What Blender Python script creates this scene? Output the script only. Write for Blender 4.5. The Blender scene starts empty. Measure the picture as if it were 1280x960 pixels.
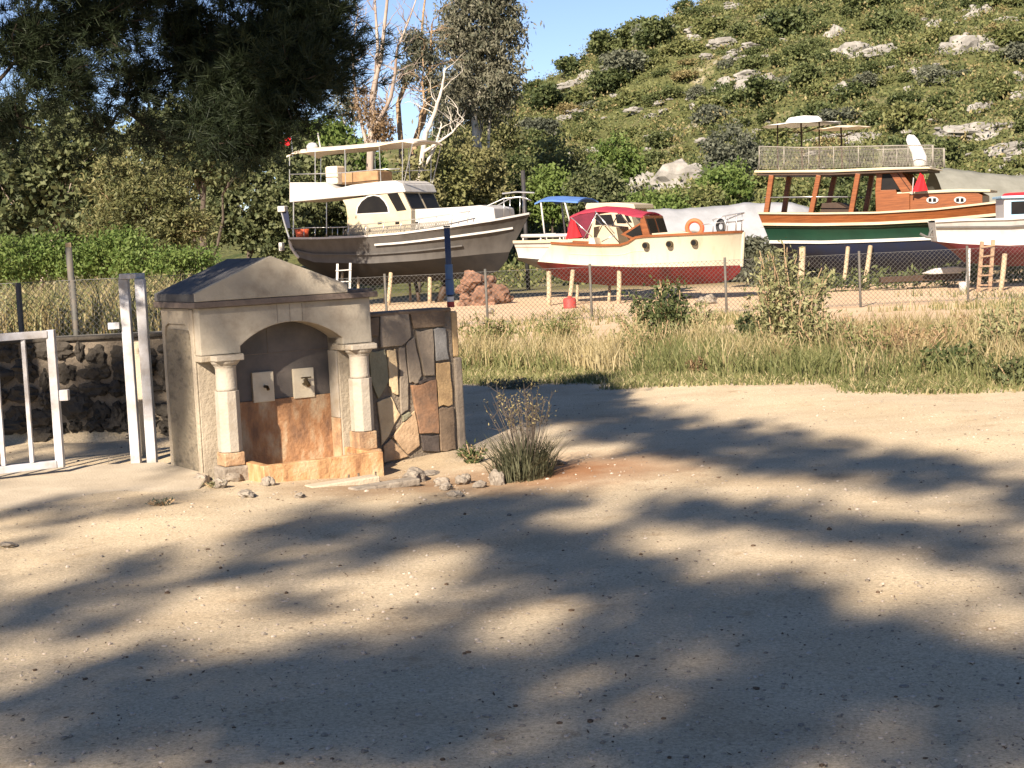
import bpy, bmesh, math, random
import numpy as np
from mathutils import Vector, Matrix, noise
random.seed(7)
rng = np.random.default_rng(11)
S = bpy.context.scene
COL = S.collection

# ------------------------------------------------------------------ camera, sky, sun, exposure
EYE = 1.6
FPX = 2000.0                       # focal length in pixels of the 1280 wide photograph
_p = math.atan(180 / FPX)
_r = math.radians(2.75)
R0 = np.array([1.0, 0, 0]); U0 = np.array([0, math.sin(_p), math.cos(_p)])
FW = np.array([0, math.cos(_p), -math.sin(_p)])
RT = R0 * math.cos(_r) - U0 * math.sin(_r)
UP = R0 * math.sin(_r) + U0 * math.cos(_r)
CAM = np.array([0, 0, EYE])
cam = bpy.data.cameras.new("camera")
cam.sensor_width = 36; cam.lens = 36 * FPX / 1280
cam.clip_start = 0.1; cam.clip_end = 3000
camo = bpy.data.objects.new("camera", cam); COL.objects.link(camo)
m = Matrix.Identity(4)
for i in range(3):
    m[i][0] = RT[i]; m[i][1] = UP[i]; m[i][2] = -FW[i]; m[i][3] = CAM[i]
camo.matrix_world = m
S.camera = camo
S.render.resolution_x = 1024; S.render.resolution_y = 768

SUN_EL = math.radians(31)
SX, SY = -0.38, -0.925             # horizontal direction towards the sun
_n = math.hypot(SX, SY); SX /= _n; SY /= _n
SUNV = Vector((SX * math.cos(SUN_EL), SY * math.cos(SUN_EL), math.sin(SUN_EL)))
w = bpy.data.worlds.new("World"); S.world = w; w.use_nodes = True
nt = w.node_tree
sky = nt.nodes.new("ShaderNodeTexSky"); sky.sky_type = 'NISHITA'; sky.sun_disc = False
sky.sun_elevation = SUN_EL; sky.sun_rotation = math.atan2(SX, SY) % (2 * math.pi)
sky.altitude = 50; sky.air_density = 0.7; sky.dust_density = 0.0; sky.ozone_density = 4.0
tint = nt.nodes.new("ShaderNodeMix"); tint.data_type = 'RGBA'; tint.blend_type = 'MULTIPLY'; tint.inputs[0].default_value = 1
tint.inputs[7].default_value = (0.74, 0.78, 0.88, 1)            # a deeper, drier blue than the model's sea-level sky
nt.links.new(sky.outputs[0], tint.inputs[6]); nt.links.new(tint.outputs[2], nt.nodes["Background"].inputs[0])
nt.nodes["Background"].inputs[1].default_value = 0.085
sl = bpy.data.lights.new("sun", 'SUN'); sl.energy = 5.0; sl.angle = math.radians(0.65); sl.color = (1, 0.985, 0.95)
so = bpy.data.objects.new("sun", sl); COL.objects.link(so)
so.rotation_euler = SUNV.to_track_quat('Z', 'Y').to_euler(); so.location = (-20, -40, 40)
S.view_settings.view_transform = 'Standard'; S.view_settings.look = 'None'
S.view_settings.exposure = 1.24; S.view_settings.gamma = 1; S.view_settings.use_curve_mapping = False
S.view_settings.use_white_balance = True; S.view_settings.white_balance_temperature = 8000; S.view_settings.white_balance_tint = 15
S.cycles.max_bounces = 6; S.cycles.transparent_max_bounces = 8
S.cycles.use_denoising = True

def ray(px, py): return FW + RT * (px - 640) / FPX - UP * (py - 480) / FPX
def at(px, py, Y):
    d = ray(px, py); return CAM + d * (Y / d[1])
def gnd(px, py, z=0.0):
    d = ray(px, py); return CAM + d * ((z - EYE) / d[2])

# ------------------------------------------------------------------ materials
def _nodes(name):
    mt = bpy.data.materials.new(name); mt.use_nodes = True
    t = mt.node_tree; b = t.nodes["Principled BSDF"]; return mt, t, b
def _ramp(t, stops):
    r = t.nodes.new("ShaderNodeValToRGB"); e = r.color_ramp.elements
    while len(e) < len(stops): e.new(0.5)
    for k, (p, c) in enumerate(stops):
        e[k].position = p; e[k].color = (*c, 1)
    return r
def mat(name, c1, c2=None, scale=6, rough=0.7, bump=0.0, bscale=40, metal=0, detail=6, stretch=None, lo=0.35, hi=0.65, spec=0.3, mid=None, alpha=None):
    mt, t, b = _nodes(name)
    L = t.links.new
    b.inputs["Roughness"].default_value = rough; b.inputs["Metallic"].default_value = metal
    b.inputs["Specular IOR Level"].default_value = spec
    tc = t.nodes.new("ShaderNodeTexCoord"); src = tc.outputs["Object"]
    if stretch:
        mp = t.nodes.new("ShaderNodeMapping"); mp.inputs["Scale"].default_value = stretch
        L(src, mp.inputs[0]); src = mp.outputs[0]
    if c2 is None: c2 = tuple(x * 0.82 for x in c1)
    n = t.nodes.new("ShaderNodeTexNoise"); n.inputs["Scale"].default_value = scale; n.inputs["Detail"].default_value = detail
    n.inputs["Roughness"].default_value = 0.62
    L(src, n.inputs["Vector"])
    st = [(lo, c1), (hi, c2)] if mid is None else [(lo, c1), ((lo + hi) / 2, mid), (hi, c2)]
    r = _ramp(t, st); L(n.outputs[0], r.inputs[0]); L(r.outputs[0], b.inputs["Base Color"])
    if bump:
        n2 = t.nodes.new("ShaderNodeTexNoise"); n2.inputs["Scale"].default_value = bscale; n2.inputs["Detail"].default_value = 8
        L(tc.outputs["Object"], n2.inputs["Vector"])
        bp = t.nodes.new("ShaderNodeBump"); bp.inputs["Strength"].default_value = bump; bp.inputs["Distance"].default_value = 0.03
        L(n2.outputs[0], bp.inputs["Height"]); L(bp.outputs[0], b.inputs["Normal"])
    if alpha is not None: b.inputs["Alpha"].default_value = alpha
    return mt
def leafmat(name, c1, c2, c3, trans=0.3, rough=0.6, scale=0.6):
    """foliage: every leaf its own tint, big soft patches, some light passing through"""
    mt, t, b = _nodes(name); L = t.links.new
    g = t.nodes.new("ShaderNodeNewGeometry")
    tc = t.nodes.new("ShaderNodeTexCoord")
    n = t.nodes.new("ShaderNodeTexNoise"); n.inputs["Scale"].default_value = scale; n.inputs["Detail"].default_value = 3
    L(tc.outputs["Object"], n.inputs["Vector"])
    mx = t.nodes.new("ShaderNodeMath"); mx.operation = 'MULTIPLY_ADD'
    L(g.outputs["Random Per Island"], mx.inputs[0]); mx.inputs[1].default_value = 0.55; L(n.outputs[0], mx.inputs[2])
    oi = t.nodes.new("ShaderNodeObjectInfo")
    m2 = t.nodes.new("ShaderNodeMath"); m2.operation = 'MULTIPLY_ADD'
    L(oi.outputs["Random"], m2.inputs[0]); m2.inputs[1].default_value = 0.35; L(mx.outputs[0], m2.inputs[2])
    r = _ramp(t, [(0.45, c1), (0.85, c2), (1.25 if False else 1.0, c3)]); L(m2.outputs[0], r.inputs[0])
    L(r.outputs[0], b.inputs["Base Color"]); b.inputs["Roughness"].default_value = rough; b.inputs["Specular IOR Level"].default_value = 0.25
    tr = t.nodes.new("ShaderNodeBsdfTranslucent"); L(r.outputs[0], tr.inputs["Color"])
    ms = t.nodes.new("ShaderNodeMixShader"); ms.inputs[0].default_value = trans
    L(b.outputs[0], ms.inputs[1]); L(tr.outputs[0], ms.inputs[2])
    L(ms.outputs[0], t.nodes["Material Output"].inputs[0])
    return mt

M = {}
M['white_steel'] = mat('white_steel', (0.5, 0.51, 0.54), (0.3, 0.27, 0.24), 5, 0.5, 0.08, 60)
M['black_steel'] = mat('black_steel', (0.03, 0.03, 0.035), (0.05, 0.045, 0.04), 8, 0.5)
M['galv'] = mat('galvanised_wire', (0.1, 0.1, 0.1), (0.14, 0.14, 0.13), 20, 0.6, metal=0.3)
M['dark_post'] = mat('dark_fence_post', (0.07, 0.075, 0.07), (0.12, 0.1, 0.08), 12, 0.7)
M['stone'] = mat('fountain_stone', (0.38, 0.325, 0.245), (0.24, 0.2, 0.15), 5, 0.85, 0.35, 45, lo=0.3, hi=0.7)
M['stone_pale'] = mat('pale_column_stone', (0.38, 0.335, 0.265), (0.27, 0.22, 0.16), 6, 0.75, 0.2, 55, mid=(0.34, 0.3, 0.245), lo=0.3, hi=0.7)
M['stone_base'] = mat('ochre_stained_stone', (0.4, 0.31, 0.2), (0.2, 0.125, 0.08), 7, 0.75, 0.3, 50, mid=(0.34, 0.21, 0.12), lo=0.34, hi=0.68, detail=10)
M['roofstone'] = mat('grey_roof_screed', (0.06, 0.06, 0.063), (0.1, 0.098, 0.095), 7, 0.85, 0.12, 40)
M['gable'] = mat('weathered_gable_stone', (0.4, 0.35, 0.275), (0.23, 0.19, 0.145), 5, 0.85, 0.14, 45, mid=(0.34, 0.3, 0.235), lo=0.28, hi=0.72)
M['cornice'] = mat('brown_cornice_stone', (0.115, 0.09, 0.075), (0.17, 0.13, 0.105), 9, 0.8, 0.2)
M['panel'] = mat('rough_render_panel', (0.16, 0.14, 0.1), (0.085, 0.075, 0.058), 6, 0.92, 0.8, 30, mid=(0.21, 0.175, 0.125), stretch=(1, 1, 2.4), lo=0.28, hi=0.72)
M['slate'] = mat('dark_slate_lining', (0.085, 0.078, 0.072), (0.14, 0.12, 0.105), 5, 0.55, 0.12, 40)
M['plate'] = mat('cream_marble_plate', (0.62, 0.56, 0.43), (0.48, 0.41, 0.3), 8, 0.5, 0.1)
M['rust_slab'] = mat('lime_and_rust_stained_slab', (0.42, 0.33, 0.22), (0.15, 0.085, 0.055), 5, 0.65, 0.35, 35, mid=(0.33, 0.17, 0.085), stretch=(1.5, 1.5, 0.55), lo=0.34, hi=0.66, detail=10)
M['basin'] = mat('stained_basin_stone', (0.5, 0.385, 0.24), (0.25, 0.12, 0.06), 5, 0.65, 0.35, 35, mid=(0.45, 0.26, 0.125), stretch=(1.5, 1.5, 0.6), lo=0.36, hi=0.66, detail=10)
M['mortar'] = mat('dark_mortar', (0.13, 0.105, 0.08), (0.22, 0.18, 0.135), 9, 0.95, 0.6, 50)
M['brass'] = mat('tarnished_brass', (0.12, 0.09, 0.05), (0.07, 0.05, 0.03), 20, 0.45, metal=0.8)
for k, (a, b_) in dict(
        grey=((0.276, 0.224, 0.167), (0.179, 0.147, 0.115)), brown=((0.207, 0.147, 0.098), (0.117, 0.083, 0.057)),
        green=((0.262, 0.243, 0.161), (0.166, 0.160, 0.109)), cream=((0.580, 0.461, 0.287), (0.414, 0.301, 0.178)),
        tan=((0.46, 0.32, 0.2), (0.3, 0.2, 0.12)), rust=((0.33, 0.175, 0.095), (0.13, 0.085, 0.06)),
        ochre=((0.524, 0.358, 0.184), (0.331, 0.218, 0.115)), soot=((0.09, 0.07, 0.06), (0.045, 0.038, 0.034)),
        blue=((0.235, 0.230, 0.218), (0.152, 0.147, 0.138))).items():
    M['flag_' + k] = mat('flagstone_' + k, a, b_, 8, 0.75, 0.3, 40, lo=0.3, hi=0.7)
M['rubble_wall'] = mat('rubble_wall_stone', (0.07, 0.06, 0.048), (0.035, 0.03, 0.024), 4, 0.95, 0.7, 25, lo=0.3, hi=0.7)
M['loose_stone'] = mat('loose_stone', (0.29, 0.25, 0.2), (0.17, 0.14, 0.11), 9, 0.9, 0.5, 30)
M['red_rock'] = mat('reddish_rock', (0.25, 0.135, 0.088), (0.13, 0.07, 0.048), 4, 0.95, 0.6, 12)
M['limestone'] = mat('hill_limestone', (0.34, 0.325, 0.295), (0.14, 0.133, 0.12), 0.9, 0.95, 1.0, 3, mid=(0.21, 0.2, 0.18), lo=0.3, hi=0.7)
M['concrete'] = mat('pale_concrete', (0.47, 0.4, 0.3), (0.36, 0.3, 0.22), 2.0, 0.92, 0.3, 60)
M['blue_pipe'] = mat('blue_painted_pipe', (0.035, 0.1, 0.24), (0.06, 0.12, 0.2), 12, 0.5)
M['navy_pipe'] = mat('dark_blue_pipe', (0.025, 0.04, 0.08), (0.05, 0.06, 0.09), 14, 0.5)
M['white_tape'] = mat('white_tape', (0.6, 0.58, 0.55), (0.45, 0.43, 0.4), 20, 0.6)
M['red_tape'] = mat('red_tape', (0.4, 0.05, 0.04), (0.28, 0.04, 0.035), 20, 0.6)
# boats
M['grey_hull'] = mat('grey_hull_paint', (0.08, 0.075, 0.069), (0.054, 0.05, 0.046), 2.0, 0.55, stretch=(1.4, 1.4, .5), lo=0.42, hi=0.72)
M['white_gel'] = mat('white_gelcoat', (0.43, 0.42, 0.4), (0.33, 0.31, 0.28), 2.2, 0.45, stretch=(1.6, 1.6, .35), lo=0.5, hi=0.8)
M['cream_gel'] = mat('cream_paint', (0.46, 0.39, 0.28), (0.4, 0.33, 0.22), 1.2, 0.45)
M['cream_hull'] = mat('cream_hull_paint', (0.41, 0.38, 0.29), (0.32, 0.28, 0.2), 2.2, 0.45, stretch=(1.6, 1.6, .35), lo=0.5, hi=0.8)
M['black_bottom'] = mat('black_antifouling', (0.012, 0.011, 0.011), (0.022, 0.019, 0.017), 2, 0.8)
M['navy_bottom'] = mat('navy_antifouling', (0.009, 0.016, 0.045), (0.013, 0.017, 0.033), 2, 0.8)
M['red_bottom'] = mat('red_antifouling', (0.19, 0.017, 0.017), (0.09, 0.014, 0.014), 1.6, 0.75)
M['maroon_bottom'] = mat('maroon_antifouling', (0.13, 0.02, 0.024), (0.08, 0.016, 0.018), 1.6, 0.75)
M['green_hull'] = mat('dark_green_hull_paint', (0.006, 0.034, 0.02), (0.005, 0.025, 0.015), 1.5, 0.35)
M['varnish'] = mat('varnished_mahogany', (0.23, 0.075, 0.026), (0.14, 0.044, 0.016), 3, 0.35, stretch=(0.6, 3, 8))
M['teak'] = mat('weathered_teak', (0.32, 0.19, 0.095), (0.22, 0.125, 0.065), 4, 0.6)
M['darkwood'] = mat('dark_wood', (0.055, 0.03, 0.018), (0.035, 0.02, 0.012), 4, 0.6)
M['glass'] = mat('tinted_window_glass', (0.008, 0.008, 0.009), (0.014, 0.013, 0.012), 2, 0.35, spec=0.12)
M['steel'] = mat('stainless_tube', (0.6, 0.6, 0.58), (0.5, 0.5, 0.48), 10, 0.3, metal=0.8)
M['canvas'] = mat('beige_canvas', (0.66, 0.58, 0.46), (0.55, 0.46, 0.35), 3, 0.9)
M['white_cloth'] = mat('white_cloth', (0.78, 0.77, 0.74), (0.68, 0.67, 0.64), 5, 0.9)
M['red_canvas'] = mat('red_canvas', (0.36, 0.03, 0.055), (0.26, 0.022, 0.04), 3, 0.85)
M['maroon_canvas'] = mat('maroon_canvas', (0.13, 0.014, 0.03), (0.09, 0.01, 0.022), 3, 0.85)
M['flag_red'] = mat('flag_red', (0.6, 0.02, 0.03), (0.5, 0.015, 0.02), 3, 0.85)
M['blue_canvas'] = mat('blue_canvas', (0.07, 0.17, 0.4), (0.055, 0.13, 0.32), 3, 0.85)
M['grey_tarp'] = mat('grey_tarpaulin', (0.29, 0.3, 0.315), (0.23, 0.24, 0.25), 1.5, 0.7, 0.5, 2.5)
M['olive_tarp'] = mat('grey_green_tarpaulin', (0.2, 0.2, 0.17), (0.15, 0.15, 0.125), 1.5, 0.8, 0.5, 2.5)
M['orange'] = mat('orange_foam', (0.75, 0.13, 0.05), (0.6, 0.11, 0.05), 6, 0.6)
M['rubber'] = mat('black_rubber', (0.02, 0.02, 0.02), (0.03, 0.03, 0.03), 6, 0.7)
M['prop_wood'] = mat('raw_timber', (0.46, 0.36, 0.24), (0.3, 0.22, 0.14), 6, 0.85, stretch=(6, 6, 1))
M['ladder_wood'] = mat('grey_brown_timber', (0.34, 0.22, 0.14), (0.22, 0.14, 0.09), 6, 0.85)
M['pale_blue'] = mat('pale_blue_trim', (0.3, 0.5, 0.62), (0.25, 0.42, 0.54), 3, 0.5)
M['net'] = mat('knotted_net_cord', (0.25, 0.235, 0.2), (0.19, 0.175, 0.15), 6, 0.9)
# plants
M['bark_pine'] = mat('pine_bark', (0.07, 0.05, 0.038), (0.035, 0.026, 0.02), 5, 0.95, 0.9, 14, stretch=(3, 3, 0.7))
M['bark_pale'] = mat('peeling_eucalyptus_bark', (0.36, 0.31, 0.265), (0.2, 0.14, 0.105), 1.3, 0.85, 0.3, 8, stretch=(3, 3, 0.5))
M['bark_white'] = mat('bleached_bark', (0.56, 0.52, 0.45), (0.4, 0.35, 0.29), 1.6, 0.85, 0.3, 8)
M['bark_tan'] = mat('tan_bark', (0.36, 0.25, 0.15), (0.25, 0.165, 0.1), 2, 0.9, 0.3, 8)
M['bark_dark'] = mat('dark_bark', (0.09, 0.07, 0.055), (0.05, 0.04, 0.03), 3, 0.95, 0.5, 10)
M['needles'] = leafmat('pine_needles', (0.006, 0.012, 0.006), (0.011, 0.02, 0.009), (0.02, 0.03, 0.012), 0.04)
M['leaf_olive'] = leafmat('olive_leaves', (0.06, 0.07, 0.03), (0.12, 0.13, 0.05), (0.2, 0.19, 0.085), 0.3)
M['leaf_dark'] = leafmat('dark_leaves', (0.03, 0.044, 0.02), (0.065, 0.082, 0.034), (0.12, 0.135, 0.06), 0.25)
M['leaf_green'] = leafmat('bright_green_leaves', (0.042, 0.082, 0.02), (0.082, 0.135, 0.032), (0.14, 0.195, 0.055), 0.35)
M['leaf_euc'] = leafmat('eucalyptus_leaves', (0.05, 0.06, 0.04), (0.095, 0.105, 0.068), (0.17, 0.165, 0.115), 0.3)
M['leaf_brown'] = leafmat('withered_leaves', (0.12, 0.075, 0.04), (0.2, 0.13, 0.07), (0.28, 0.19, 0.1), 0.3)
M['scrub_a'] = leafmat('dark_scrub_leaves', (0.03, 0.046, 0.018), (0.062, 0.084, 0.03), (0.11, 0.13, 0.05), 0.25)
M['scrub_b'] = leafmat('olive_scrub_leaves', (0.064, 0.08, 0.028), (0.11, 0.128, 0.044), (0.17, 0.175, 0.068), 0.25)
M['scrub_c'] = leafmat('grey_scrub_leaves', (0.055, 0.065, 0.045), (0.09, 0.1, 0.07), (0.14, 0.15, 0.105), 0.25)
M['scrub_d'] = leafmat('dry_scrub_leaves', (0.13, 0.1, 0.045), (0.2, 0.16, 0.07), (0.28, 0.23, 0.11), 0.25)
M['straw'] = leafmat('dry_straw', (0.2, 0.155, 0.07), (0.31, 0.25, 0.125), (0.42, 0.35, 0.2), 0.35, scale=0.35)
M['grassgreen'] = leafmat('fresh_grass', (0.075, 0.09, 0.032), (0.125, 0.14, 0.05), (0.2, 0.2, 0.085), 0.35, scale=0.5)
M['weed'] = leafmat('pale_weed_leaves', (0.12, 0.13, 0.055), (0.21, 0.21, 0.095), (0.3, 0.29, 0.15), 0.35)
M['bush_leaf'] = leafmat('grey_green_bush', (0.04, 0.045, 0.025), (0.085, 0.09, 0.05), (0.15, 0.15, 0.09), 0.25)
M['litter'] = mat('dry_leaf_litter', (0.14, 0.09, 0.055), (0.07, 0.045, 0.03), 30, 0.9)
M['pebble'] = mat('pebbles', (0.5, 0.43, 0.35), (0.28, 0.23, 0.19), 14, 0.9, lo=0.3, hi=0.7)

# ------------------------------------------------------------------ mesh helpers
class MB:
    def __init__(s): s.v = []; s.f = []; s.mi = []; s.cur = 0
    def add(s, vs, fs):
        o = len(s.v); s.v += [tuple(map(float, v)) for v in vs]
        s.f += [tuple(i + o for i in f) for f in fs]; s.mi += [s.cur] * len(fs); return s
    def box(s, x0, x1, y0, y1, z0, z1):
        v = [(x, y, z) for z in (z0, z1) for (x, y) in ((x0, y0), (x1, y0), (x1, y1), (x0, y1))]
        return s.add(v, [(3, 2, 1, 0), (4, 5, 6, 7), (0, 1, 5, 4), (1, 2, 6, 5), (2, 3, 7, 6), (3, 0, 4, 7)])
    def tube(s, pts, rad, n=8, cap=True):
        pts = [Vector(p) for p in pts]
        if not hasattr(rad, '__len__'): rad = [rad] * len(pts)
        rings = []; vs = []; fs = []
        ref = None
        for i, p in enumerate(pts):
            d = (pts[min(i + 1, len(pts) - 1)] - pts[max(i - 1, 0)])
            if d.length < 1e-9: d = Vector((0, 0, 1))
            d.normalize()
            if ref is None: ref = Vector((1, 0, 0)) if abs(d.x) < 0.8 else Vector((0, 1, 0))
            a = d.cross(ref).normalized(); b = d.cross(a).normalized(); ref = b.cross(d) if False else ref
            for k in range(n):
                t = 2 * math.pi * (k + 0.5) / n
                vs.append(p + (a * math.cos(t) + b * math.sin(t)) * rad[i])
        for i in range(len(pts) - 1):
            for k in range(n):
                fs.append((i * n + k, i * n + (k + 1) % n, (i + 1) * n + (k + 1) % n, (i + 1) * n + k))
        if cap:
            fs.append(tuple(range(n))[::-1]); fs.append(tuple((len(pts) - 1) * n + k for k in range(n)))
        return s.add(vs, fs)
    def bar(s, p, q, r, n=6): return s.tube([p, q], r, n)
    def beam(s, p, q, wd, ht):
        """rectangular bar between two points"""
        p = Vector(p); q = Vector(q); d = (q - p).normalized()
        ref = Vector((0, 0, 1)) if abs(d.z) < 0.9 else Vector((0, 1, 0))
        a = d.cross(ref).normalized() * wd / 2; b = d.cross(a).normalized() * ht / 2
        vs = [p - a - b, p + a - b, p + a + b, p - a + b, q - a - b, q + a - b, q + a + b, q - a + b]
        return s.add(vs, [(3, 2, 1, 0), (4, 5, 6, 7), (0, 1, 5, 4), (1, 2, 6, 5), (2, 3, 7, 6), (3, 0, 4, 7)])
    def prism(s, poly0, poly1):
        n = len(poly0)
        return s.add(list(poly0) + list(poly1), [tuple(range(n))[::-1], tuple(range(n, 2 * n))] +
                     [(i, (i + 1) % n, (i + 1) % n + n, i + n) for i in range(n)])
    def grid(s, rows):
        """rows: list of equal-length lists of points"""
        n = len(rows[0]); vs = [p for r in rows for p in r]
        return s.add(vs, [(i * n + k, i * n + k + 1, (i + 1) * n + k + 1, (i + 1) * n + k) for i in range(len(rows) - 1) for k in range(n - 1)])
    def lathe(s, prof, c=(0, 0, 0), n=16):
        rows = [[(c[0] + r * math.cos(2 * math.pi * k / n), c[1] + r * math.sin(2 * math.pi * k / n), c[2] + z) for k in range(n + 1)] for r, z in prof]
        return s.grid(rows)
    def build(s, name, mt, parent=None, smooth=False, bevel=0, weld=False):
        me = bpy.data.meshes.new(name); me.from_pydata(s.v, [], s.f)
        for x in (mt if isinstance(mt, (list, tuple)) else [mt]): me.materials.append(x)
        if isinstance(mt, (list, tuple)): me.polygons.foreach_set("material_index", s.mi)
        bm = bmesh.new(); bm.from_mesh(me)
        if weld: bmesh.ops.remove_doubles(bm, verts=bm.verts, dist=1e-4)
        bmesh.ops.recalc_face_normals(bm, faces=bm.faces)
        bm.to_mesh(me); bm.free()
        if smooth: me.polygons.foreach_set("use_smooth", [True] * len(me.polygons))
        o = bpy.data.objects.new(name, me); COL.objects.link(o)
        if parent: o.parent = parent
        if bevel:
            md = o.modifiers.new("bevel", 'BEVEL'); md.width = bevel; md.segments = 2; md.limit_method = 'ANGLE'; md.angle_limit = math.radians(40)
        return o
def tag(o, label=None, cat=None, group=None, kind=None):
    if label: o["label"] = label
    if cat: o["category"] = cat
    if group: o["group"] = group
    if kind: o["kind"] = kind
    return o
def empty(name, loc, label, cat, rz=0, group=None):
    o = bpy.data.objects.new(name, None); COL.objects.link(o); o.empty_display_size = 0.2
    o.location = loc; o.rotation_euler = (0, 0, rz); return tag(o, label, cat, group)
def fastmesh(name, V, nper, mt, mi=None):
    """V: (n*nper,3) array of separate n-gons"""
    n = len(V) // nper
    me = bpy.data.meshes.new(name)
    me.vertices.add(len(V)); me.vertices.foreach_set("co", np.ascontiguousarray(V, dtype=np.float32).ravel())
    me.loops.add(len(V)); me.loops.foreach_set("vertex_index", np.arange(len(V), dtype=np.int32))
    me.polygons.add(n); me.polygons.foreach_set("loop_start", np.arange(0, len(V), nper, dtype=np.int32))
    for x in (mt if isinstance(mt, (list, tuple)) else [mt]): me.materials.append(x)
    if mi is not None: me.polygons.foreach_set("material_index", np.ascontiguousarray(mi, dtype=np.int32))
    me.update(calc_edges=True); me.validate()
    return me
def link(name, me, parent=None, loc=(0, 0, 0)):
    o = bpy.data.objects.new(name, me); COL.objects.link(o); o.location = loc
    if parent: o.parent = parent
    return o
def unit(a): return a / np.maximum(np.linalg.norm(a, axis=-1, keepdims=True), 1e-9)
def leafquads(P, size, droop=0.0, aspect=0.5, up=0.0):
    """one diamond-shaped leaf per point"""
    n = len(P); d = unit(rng.normal(size=(n, 3)) + np.array([0, 0, -droop + up]))
    a = unit(np.cross(d, rng.normal(size=(n, 3))))
    sz = (size * rng.uniform(0.6, 1.35, n))[:, None]
    V = np.empty((n, 4, 3)); V[:, 0] = P; V[:, 1] = P + d * sz * 0.5 + a * sz * aspect * 0.5
    V[:, 2] = P + d * sz; V[:, 3] = P + d * sz * 0.5 - a * sz * aspect * 0.5
    return V.reshape(-1, 3)
def crown_points(blobs, clumps, per, spread, shell=0.55):
    """leaf positions: clumps spread through ellipsoid lobes, more of them near the surface"""
    out = []
    vol = np.array([b[3] * b[4] * b[5] for b in blobs]) ** 0.75; vol /= vol.sum()
    for b, wgt in zip(blobs, vol):
        k = max(2, int(clumps * wgt)); d = unit(rng.normal(size=(k, 3)))
        rr = rng.uniform(shell, 1.05, k) * rng.uniform(0.75, 1.1, k)
        c = np.array(b[:3]) + d * rr[:, None] * np.array(b[3:6])
        npr = rng.integers(max(2, int(per * 0.4)), int(per * 1.6) + 1, k)
        cc = np.repeat(c, npr, axis=0)
        sp = np.repeat(rng.uniform(0.5, 1.4, k), npr)[:, None]
        out.append(cc + rng.normal(size=cc.shape) * spread * sp * np.array([1, 1, 0.7]))
    return np.concatenate(out)
def wiggle(p, q, n, amp):
    p = Vector(p); q = Vector(q); L = (q - p).length
    return [p.lerp(q, i / n) + (Vector((random.uniform(-1, 1), random.uniform(-1, 1), random.uniform(-.5, .5))) * amp * L * (0 if i in (0,) else 1)) for i in range(n + 1)]
def tree(name, label, cat, loc, blobs, clumps, per, spread, leaf, mleaf, mbark, trunk=0.2, trunk_top=None, aspect=0.5, droop=0.2, group=None, limbs=None, limb_r=0.35):
    root = empty(name, loc, label, cat, group=group)
    bc = blobs[0]
    top = Vector(trunk_top) if trunk_top else Vector((bc[0], bc[1], bc[2]))
    mb = MB(); pts = wiggle((0, 0, -0.3), top, 6, 0.02)
    mb.tube(pts, [trunk * (1 - 0.12 * i) for i in range(7)], 8)
    for b in (limbs if limbs is not None else blobs):
        st = pts[random.randint(2, 5)]
        e = Vector(b[:3]); q = wiggle(st, e, 5, 0.05)
        mb.tube(q, [trunk * limb_r * (1 - 0.16 * i) for i in range(6)], 6)
        for k in range(3):
            d = Vector(unit(rng.normal(size=3)) * np.array(b[3:6] if len(b) > 5 else (1, 1, 1))) * 0.8
            mb.tube(wiggle(q[3], e + d, 4, 0.06), [trunk * limb_r * 0.5 * (1 - 0.2 * i) for i in range(5)], 5)
    mb.build('trunk', mbark, root, smooth=True)
    P = crown_points(blobs, clumps, per, spread)
    link('crown', fastmesh('crown', leafquads(P, leaf, droop, aspect), 4, mleaf), root)
    return root
def rockmesh(name, sx, sy, sz, mt, seed=0, sub=3, rough=0.35, fr=1.6, crag=0.0):
    bm = bmesh.new(); bmesh.ops.create_icosphere(bm, subdivisions=sub, radius=1)
    o = Vector((seed * 7.3, seed * 3.1, seed * 1.7))
    for v in bm.verts:
        n_ = noise.fractal(v.co * fr + o, 1.0, 2.0, 4)
        c = noise.cell(v.co * fr * 1.5 + o) if crag else 0
        v.co *= 1 + rough * n_ + crag * (c - 0.5)
        v.co = Vector((v.co.x * sx, v.co.y * sy, v.co.z * sz))
    me = bpy.data.meshes.new(name); bm.to_mesh(me); bm.free(); me.materials.append(mt); return me

# ------------------------------------------------------------------ ground, road, hill
def sm(a, b, x):
    t = np.clip((x - a) / (b - a), 0, 1); return t * t * (3 - 2 * t)
def zg(x, y):
    x = np.asarray(x, float); y = np.asarray(y, float)
    z = -0.5 * sm(24, 40, y)
    yard = 0.88 * sm(-2.9, -3.4, x) * sm(14.05, 14.25, y) * (1 - sm(28, 42, y))
    z = z + yard
    z = z - 0.085 * np.exp(-((x + 0.5) ** 2 + (y - 11.6) ** 2) / 1.5)
    near = np.exp(-((y - 9) / 16) ** 2)
    z = z + near * (0.012 * np.sin(x * 1.7 + 0.6 * y) + 0.012 * np.sin(y * 1.3 - x * 0.5) + 0.006 * np.sin(4.1 * x + 2.3 * y) + 0.005 * np.sin(5.3 * y - 3 * x))
    return z
def zg1(x, y): return float(zg(x, y))
def axis(segs):
    out = []
    for a, b, st in segs: out += list(np.arange(a, b, st))
    return np.array(out + [segs[-1][1]])
xs = axis([(-900, -60, 60), (-60, -12, 3), (-12, -5, .25), (-5, 6, .11), (6, 14, .4), (14, 60, 3), (60, 900, 60)])
ys = axis([(-300, -20, 20), (-20, 2, 1), (2, 19, .11), (19, 45, .5), (45, 80, 3), (80, 1200, 70)])
XX, YY = np.meshgrid(xs, ys); ZZ = zg(XX, YY)
fine = (np.abs(XX) < 7) & (YY > 2) & (YY < 20)
nz = np.zeros_like(ZZ)
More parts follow.
